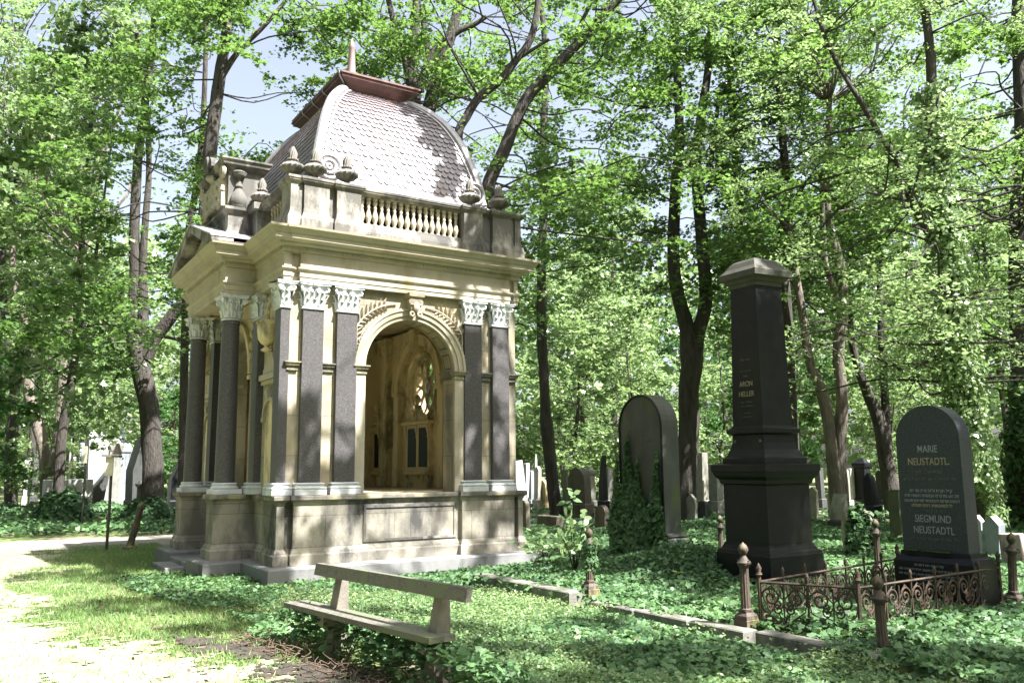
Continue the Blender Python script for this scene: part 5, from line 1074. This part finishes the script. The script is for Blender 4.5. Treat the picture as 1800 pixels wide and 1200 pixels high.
# far wood as one mass
a = rng.uniform(-.85, .85, 26000); d = rng.uniform(84, 104, 26000); z = rng.random(26000)**.8*24
P = np.stack((d*np.sin(a), d*np.cos(a), z+1.5*vnoise(a*40, z, .5, 3)), 1); N = rng.normal(size=P.shape)+np.array((0, -.3, .8)); o = leaves('distant_wood', P, N, rng.uniform(.7, 1.5, len(P)), KITE, 'lm2', None); tag(o, kind='stuff')
# ---- trees beside and behind the viewer whose crowns shade the graves
def shade_clump(px, py, z, h, r, n=230):
    g = atz(px, py, z); t = (h-z)/SUNV[2]; return ((g[0]+SUNV[0]*t, g[1]+SUNV[1]*t, h), r, n)
SH = []
def shade(px, py, z, r, hs=(9, 12), k=1, n=230, j=.6):
    for _ in range(k):
        c, rr, n2 = shade_clump(px, py, z, rng.uniform(*hs), r*rng.uniform(.8, 1.15), n); SH.append(((c[0]+rng.normal(0, j), c[1]+rng.normal(0, j), c[2]), rr, n2))
for (px, py, r, k) in ((150, 1000, 1.0, 2), (110, 985, .7, 1), (230, 1040, 1.1, 3), (330, 1060, 1.1, 2), (430, 1080, 1.0, 2), (330, 1010, .8, 1), (450, 1020, .8, 1)): shade(px, py, 0, r, k=k)        # the grass wedge
for (px, py) in ((560, 1100), (640, 1150)): shade(px, py, 0, .6)
for (px, py) in ((800, 1180), (900, 1190), (1000, 1185), (1100, 1190), (1210, 1190), (1330, 1195), (1450, 1190), (1600, 1195), (1720, 1190), (1790, 1180), (1700, 1120), (760, 1120)): shade(px, py, 0, .62, k=1 if px < 700 else 2)
for (px, py) in ((1100, 1010), (1180, 1050), (1250, 1060), (1020, 1000), (930, 1010), (1150, 960), (1400, 1060), (1500, 1060), (1620, 1060), (1740, 1050), (1650, 1100), (1100, 1090)): shade(px, py, 0, .8, k=1)
def shadeP(P, r, k=1, hs=(9, 13), n=230, j=.5):
    for _ in range(k):
        h = max(P[2]+2.5, rng.uniform(*hs)); t = (h-P[2])/SUNV[2]; SH.append(((P[0]+SUNV[0]*t+rng.normal(0, j), P[1]+SUNV[1]*t+rng.normal(0, j), h), r, n))
for z in (.3, .8, 1.4, 2.0, 2.6, 3.2, 3.8, 4.3): shadeP(LW(5.6, -4.4, z), .85, 2)                      # obelisk
for z in (.3, .8, 1.3, 1.9, 2.3): shadeP(LW(5.5, -6.9, z), .7, 2)
for z in (.4, 1.0, 1.6, 2.2, 2.7): shadeP(LW(6.3, -.9, z), .7, 1)
for (u, v, z, r) in ((.5, .3, .6, .5), (1.2, .3, 1.8, .5), (.7, .4, 2.3, .45), (2.6, .2, .5, .4), (3.5, .4, 1.7, .55), (4.1, .4, 2.4, .6), (3.7, .4, 3.2, .5), (4.2, .4, .8, .5), (4.4, .4, 3.7, .5), (3.0, .4, 4.6, .35), (3.9, .3, 6.0, .5), (4.4, .3, 6.3, .5), (3.6, 1.2, 7.6, .5), (3.4, 1.6, 8.0, .4), (4.0, .9, 6.9, .45), (2.8, .4, 4.0, .4), (3.3, 1.2, 7.4, .45), (3.0, 1.7, 8.2, .4), (3.6, 1.0, 7.0, .4), (3.1, 1.4, 7.9, .4), (3.6, 1.3, 7.7, .4), (4.0, .4, 5.9, .5), (3.3, .4, 5.8, .4), (4.2, .4, 6.2, .5), (.35, .4, 2.8, .3), (1.0, .4, 2.2, .3),
                    (-.3, 2.0, .5, .7), (-.3, 2.0, 1.0, .7), (-.3, 2.0, 1.6, .7), (-.2, 1.9, 2.1, .6), (-.2, 1.9, 2.8, .6), (-.2, 1.9, 3.6, .6), (-.2, 1.2, .8, .5), (-.2, 2., 4.6, .4), (.3, .4, 1.0, .5), (.8, .4, 1.4, .5), (2.2, .3, 1.1, .3), (3.8, .3, .7, .5), (3.9, .4, 2.9, .5), (1.0, .5, 1.9, .4)): shadeP(LW(u, v, z), r, 1, (10.5, 14), 330, .35)
# bases of those trees: outside the picture on the right and behind
bases = [(9.8, 3.2), (7.0, -1.5), (13.5, 8.5), (10.5, 12.0), (4.0, -3.5)]
SHa = np.array([c[0] for c in SH]); lab = ['overhanging maple just outside the picture on the right', 'overhanging maple behind the viewer on the right', 'overhanging tree far right beside the fence', 'overhanging tree right of the blue-grey headstone', 'overhanging tree behind the viewer']
asg = np.argmin(np.stack([np.hypot(SHa[:, 0]-b[0], SHa[:, 1]-b[1]) for b in bases], 1), 1)
for bi, b in enumerate(bases):
    cl = [SH[i] for i in range(len(SH)) if asg[i] == bi]
    top = np.mean([c[0] for c in cl], 0) if cl else np.array((b[0], b[1], 11))
    P = [(b[0], b[1], -.2), (b[0]+.1, b[1]+.1, 2.5), (b[0]*.93+top[0]*.07, b[1]*.93+top[1]*.07, 5), (b[0]*.8+top[0]*.2, b[1]*.8+top[1]*.2, 8), (b[0]*.65+top[0]*.35, b[1]*.65+top[1]*.35, 11.5)]
    S = (P, [.32, .25, .22, .17, .09])
    extra_cl = [((b[0]+rng.normal(0, 2.2), b[1]+rng.normal(0, 2.2), rng.uniform(11, 15)), rng.uniform(.8, 1.3), 200) for _ in range(5)]
    build_tree('deciduous_tree', lab[bi], 'tree', (b[0], b[1], -.05), [S], cl+[], 'lm', MAPLE, .15, 'bark')
# ============================================================ IVY, GRASS, SMALL PLANTS
def scatter(n, box, fn):
    u = rng.uniform(box[0], box[2], n); v = rng.uniform(box[1], box[3], n); k = fn(u, v) > rng.random(n); return u[k], v[k]
def to_w(u, v): P = O0+u[:, None]*D1+v[:, None]*D2; return P
def off_things(u, v):
    k = np.ones(len(u), bool)
    k &= ~(in_box(u, v, (2.15, -4.32, 2.43, -2.03)) & (fbm(u, v, 2.4, 83) < .60))
    k &= ~(in_box(u, v, (2.38, -8.2, 2.66, -4.3)) & (fbm(u, v, 2.4, 81) < .56))
    for b in ((-.06, -.02, 5.0, 6.9), (-.66, 1.42, 0, 5.36), (-1.0, 2.7, -.5, 4.0), (5.08, -4.8, 6.15, -3.72), (5.30, -7.32, 5.80, -6.34), (6.2, -1.6, 6.8, -.1), ): k &= ~in_box(u, v, b)
    return k
def vis(P, marg=60): x, y, fw = proj(P); return (x > -marg-200) & (x < 1800+marg+200) & (y < 1200+marg+120) & (fw > 1)
def ivy_edge(v): return np.interp(v, [-14, -8, -6.5, -5, -3.8, -2.5, -1.2, 0], [-.75, -.85, -.95, -1.15, -1.4, -.75, -.1, .4])
def ivy_mask(u, v):
    e = ivy_edge(v)+.35*(fbm(u*0+v, u*0, 1.3, 2)-.5); m = np.where(v < 0, (u > e)*1., (u > 5.0)*1.)
    gap = fbm(u, v, .9, 12); m = m*np.where((v > -3.2) & (u < 1.6), np.clip((fbm(u, v, 1.6, 13)-.32)*3, .05, .7), 1); m = m*np.where(gap < .27, .25, 1.)
    m = np.where((v > 8.3) & (v < 12.6), m*.12, m)
    return m*off_things(u, v)
def ivy_height(u, v):
    h = np.where(u > 2.3, .07+.20*fbm(u, v, .8, 21), .03+.11*fbm(u, v, .9, 22)); h = np.where((u > 2.2) & (u < 3.0), h*.75, h)
    h = np.where(in_box(u, v, (2.3, -8.2, 2.75, -4.3)), .16, h)
    kb = in_box(u, v, (2.12, -4.32, 2.45, -2.0))
    bd = np.abs(u-np.interp(v, [-7.3, -4.5], [-.72, -1.12])); h = h+.30*np.exp(-(bd/.34)**2)*((v > -7.4) & (v < -4.3)); h = np.where((u > 1.75) & (u < 2.42) & (v < -1.9), .05, h); h = np.where(kb, .26, h)
    return h*np.where((v > -1.2) & (u < 4.5) & (v < .2), .45, 1)+.3*np.exp(-((u-5.1)**2+(v+3.0)**2)/.6)+.18*np.exp(-((u-6.0)**2+(v+2.6)**2)/1.5)
for nm, n, box, size, T in (('ivy_ground_cover', 135000, (-2, -10.5, 9, 0), .060, IVYL), ('ivy_ground_cover', 45000, (4.9, -10, 17, 8), .10, IVYL), ('ivy_ground_cover', 36000, (9, -12, 48, 40), .2, KITE)):
    u, v = scatter(n, box, ivy_mask)
    P = to_w(u, v); k = vis(P)
    if size == .10: k &= ~((u < 9) & (v < 0))
    if size == .2: k &= ~((u < 17) & (v < 8))
    P = P[k]; u = u[k]; v = v[k]; h = ivy_height(u, v); P[:, 2] = ground_h(P[:, 0], P[:, 1])-.02+h*rng.random(len(P))**.45*(1 if size < .2 else 1.6)
    o = leaves(nm, P, rng.normal(size=P.shape)*.42+np.array((-.05, -.15, 1)), size*rng.uniform(.35, 1.35, len(P)), T, 'ivy'); tag(o, kind='stuff')
# left side ivy beyond the gravel path
def left_ivy(u, v): return np.where((v > 12.4), 1., 0.)*np.where(fbm(u, v, .35, 31) > .38, 1, .15)
u, v = scatter(42000, (-14, 12.3, 9, 36), left_ivy); P = to_w(u, v); k = vis(P); P = P[k]; P[:, 2] = (.05+.5*fbm(u[k], v[k], .5, 33)**2)*rng.random(len(P))**.5
o = leaves('ivy_ground_cover', P, rng.normal(size=P.shape)*.45+np.array((0, -.2, 1)), .17*rng.uniform(.6, 1.2, len(P)), KITE, 'ivy'); tag(o, kind='stuff')
# low leafy weeds mixed into the lawn by the plinth
u, v = scatter(16000, (-1.8, -4.2, 1.0, 2.2), lambda u, v: (.75*(u < ivy_edge(v)+.6)*(fbm(u, v, 1.4, 44) > .42)+.0)*off_things(u, v)*((u > -1.7-.2*v))); P = to_w(u, v); P[:, 2] = .01+.05*rng.random(len(P))
o = leaves('creeping_weeds', P, rng.normal(size=P.shape)*.4+np.array((0, 0, 1)), .05*rng.uniform(.6, 1.2, len(P)), IVYL, 'ivy'); tag(o, kind='stuff')
# paler fine-leaved weeds in patches among the ivy
u, v = scatter(60000, (-1.0, -9, 2.4, -1.5), lambda u, v: (u > ivy_edge(v))*np.clip((fbm(u, v, .8, 91)-.48)*6, 0, .9)*off_things(u, v)); P = to_w(u, v); P[:, 2] = .04+.08*rng.random(len(P))
o = leaves('creeping_weeds', P, rng.normal(size=P.shape)*.5+np.array((0, 0, 1)), .032*rng.uniform(.6, 1.4, len(P)), OVAL, 'lm2'); tag(o, kind='stuff')
# grass blades
def grass_mask(u, v):
    e = ivy_edge(v); g = np.where(v < 0, (u < e+.25)*1.+((v > -3.2) & (u < 1.6) & (u >= e+.25))*.9, (u < 0.1)*1.)*np.where(v < 9.3, 1, 0)
    onp = path_sunlit_mask(u, v); soil = soil_mask(u, v) > .5
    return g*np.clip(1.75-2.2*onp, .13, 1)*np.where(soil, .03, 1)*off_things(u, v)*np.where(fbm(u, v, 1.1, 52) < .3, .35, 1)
u, v = scatter(380000, (-9, -9.5, 1.8, 9.4), grass_mask); P = to_w(u, v); k = vis(P); P = P[k]; n = len(P); a = rng.uniform(0, 2*PI, n); hgt = rng.uniform(.025, .075, n); lean = rng.normal(size=(n, 2))*.03
P[:, 2] = ground_h(P[:, 0], P[:, 1])-.03; wd = rng.uniform(.003, .007, n); dx = np.stack((np.cos(a)*wd, np.sin(a)*wd, 0*a), 1); top = P+np.stack((lean[:, 0], lean[:, 1], hgt), 1)
V = np.stack((P-dx, P+dx, top), 1).reshape(-1, 3); o = np_mesh('grass', V, np.arange(n*3).reshape(n, 3), 'grass', None, np.clip(tnoise(P, .9), 0, 1)); tag(o, kind='stuff')
# dead stems and roots under the bench
f = MB()
for i in range(190):
    v = rng.uniform(-8.2, -3.9); e = float(ivy_edge(np.array([v]))[0]); u = e+rng.uniform(-.35, .12); p = LW(u, v, .02+rng.random()*.03); a = rng.uniform(0, 6.28); L_ = rng.uniform(.08, .3); Q = [p]
    for k in range(4): a += rng.normal()*.6; Q.append(Q[-1]+np.array((math.cos(a)*L_/4, math.sin(a)*L_/4, rng.uniform(-.01, .035))))
    f.tube(Q, [.006, .006, .005, .004, .003], 4)
o = f.build('dead_twigs', 'dead'); tag(o, kind='stuff')
# dead brown leaves
n = 6000; u = rng.uniform(-2.6, 6, n); v = rng.uniform(-8.5, 1.5, n); k = off_things(u, v) & ((u < ivy_edge(v)+.3) | (rng.random(n) < .5)); P = to_w(u[k], v[k]); P[:, 2] = .015+np.where(u[k] > ivy_edge(v[k]), ivy_height(u[k], v[k])*.9, .02)*rng.random(k.sum())
o = leaves('fallen_leaves', P, rng.normal(size=P.shape)*.35+np.array((0, 0, 1)), .035*rng.uniform(.5, 1.4, len(P)), OVAL, 'dead'); tag(o, kind='stuff')
# climbing ivy on the framed slab
def climbing(name, label, pts, m='ivy'):
    P, N, S_ = pts; b = LW(6.2, -.9, 0); o = thing(name, label, 'climbing plant', b, 0); leaves('foliage', P, N, S_, IVYL, m, o, b); return o
Pl = []
n = 5200; y = rng.uniform(-1, 1, n); z = rng.random(n)
tops = np.interp(y, [-1, -.86, -.75, -.64, -.55, -.45, -.3, -.12, 0, .06, .16, .28, .36, .45, .55, .68, .8, .88, 1], [.4, .6, 1.15, 1.95, 1.35, .85, .95, 1.1, 1.2, 1.85, 1.25, 1.5, 1.9, 2.3, 1.6, 1.0, 1.5, 1.9, .9])
zz = z*tops; dep = .05+(.08+.3*vnoise(y*3, zz*2, 1, 8))*np.clip(1-zz/1.5, 0, 1)**1.2*rng.random(n)
P = to_w(6.29-dep, -.86+.66*y*(1+.15*vnoise(y*4, zz*3, 1, 5))); P[:, 2] = zz; k = ~((y < -.55) & (zz < .5) & (rng.random(n) < .85))
climbing('climbing_ivy', 'ivy climbing in pointed tongues over the face of the framed dark slab', (P[k], (rng.normal(size=(k.sum(), 3))*.4-D1*.9+np.array((0, 0, .45))), .085*rng.uniform(.6, 1.2, k.sum())))
def blob(label, px, py, D, rx, rz_, n, size=.12, name='ivy_mound', cat='ivy'):
    b = atz(px, py) if D is None else atd(px, py, D); d = rng.normal(size=(n, 3)); d[:, 2] = abs(d[:, 2]); d /= np.linalg.norm(d, axis=1)[:, None]; r = .72+.28*rng.random(n)
    r *= (.8+.35*vnoise(d[:, 0]*3+d[:, 2]*2, d[:, 1]*3, 1, 6)); P = b+d*r[:, None]*np.array((rx, rx, rz_)); o = thing(name, label, cat, b, 0); leaves('foliage', P, d+rng.normal(size=(n, 3))*.4+np.array((0, 0, .4)), size*rng.uniform(.6, 1.2, n), IVYL, 'ivy', o, b); return o
blob('rounded ivy mound before the low white box tomb', 110, 918, None, .95, 1.15, 5200, .13)
blob('ivy heap round the foot of the thick left tree trunk', 262, 922, None, .9, .9, 3800, .12)
blob('low ivy mound between the poles', 175, 905, None, 1.2, .55, 3000, .13)
blob('upright ivy column swallowing the pinkish stone', 1515, 985, None, .26, 1.0, 2600, .09)
blob('ivy tuft over the kerb behind the pale iron post', 1450, 1010, None, .5, .28, 1400, .08)
blob('ivy cushion at the foot of the black obelisk', 1235, 1012, None, .38, .3, 1600, .08)
blob('ivy tuft on the small dark stump-like stone', 1236, 915, None, .35, .62, 1000, .1)
# ivy on the middle iron post
b = LW(2.69, -4.03, 0); n = 420; a = rng.uniform(0, 2*PI, n); z = .35+.38*rng.random(n)**.6; r = .06+.05*rng.random(n); P = b+np.stack((r*np.cos(a), r*np.sin(a), z), 1); o = thing('climbing_ivy', 'small-leaved ivy wrapped round the top of the middle iron post', 'climbing plant', b); leaves('foliage', P, np.stack((np.cos(a), np.sin(a), 0*a+.4), 1)+rng.normal(size=(n, 3))*.3, .035*rng.uniform(.6, 1.3, n), IVYL, 'ivy', o, b)
# saplings with large bright leaves
def sapling(label, tops, D, size=.11, nl=26):
    b = atz(*tops[0]); o = thing('sapling', label, 'sapling', b); f = MB(); PP = []
    for t in tops[1:]:
        tip = atd(t[0], t[1], D+rng.uniform(-.2, .2)); Q = catmull([b, b+(tip-b)*.5+np.array((0, 0, .1)), tip], 6); f.tube(Q-b, np.linspace(.012, .004, len(Q)), 5)
        for i in range(nl):
            s = .35+.65*rng.random()**.7; p = Q[min(len(Q)-1, int(s*len(Q)))]; PP.append(p+rng.normal(size=3)*np.array((.09, .09, .05)))
    f.build('stem', 'bark', o, 60); PP = np.array(PP); leaves('foliage', PP, rng.normal(size=PP.shape)*.5+np.array((-.1, -.35, .8)), size*rng.uniform(.7, 1.2, len(PP)), MAPLE if size < .1 else OVAL, 'lm2', o, b, .1)
sapling('sunlit sapling with drooping oval leaves above the ivy-wrapped post', [(1010, 1010), (1008, 865), (1030, 900), (1000, 905), (1035, 945), (985, 940)], 12.3, .15, 15)
sapling('low sunlit maple seedlings at the right end of the granite plinth', [(960, 985), (925, 945), (950, 930), (975, 950), (1000, 960), (940, 960), (915, 960)], 12.9, .12, 18)
print('trees', n_, 'objects', len(bpy.data.objects))
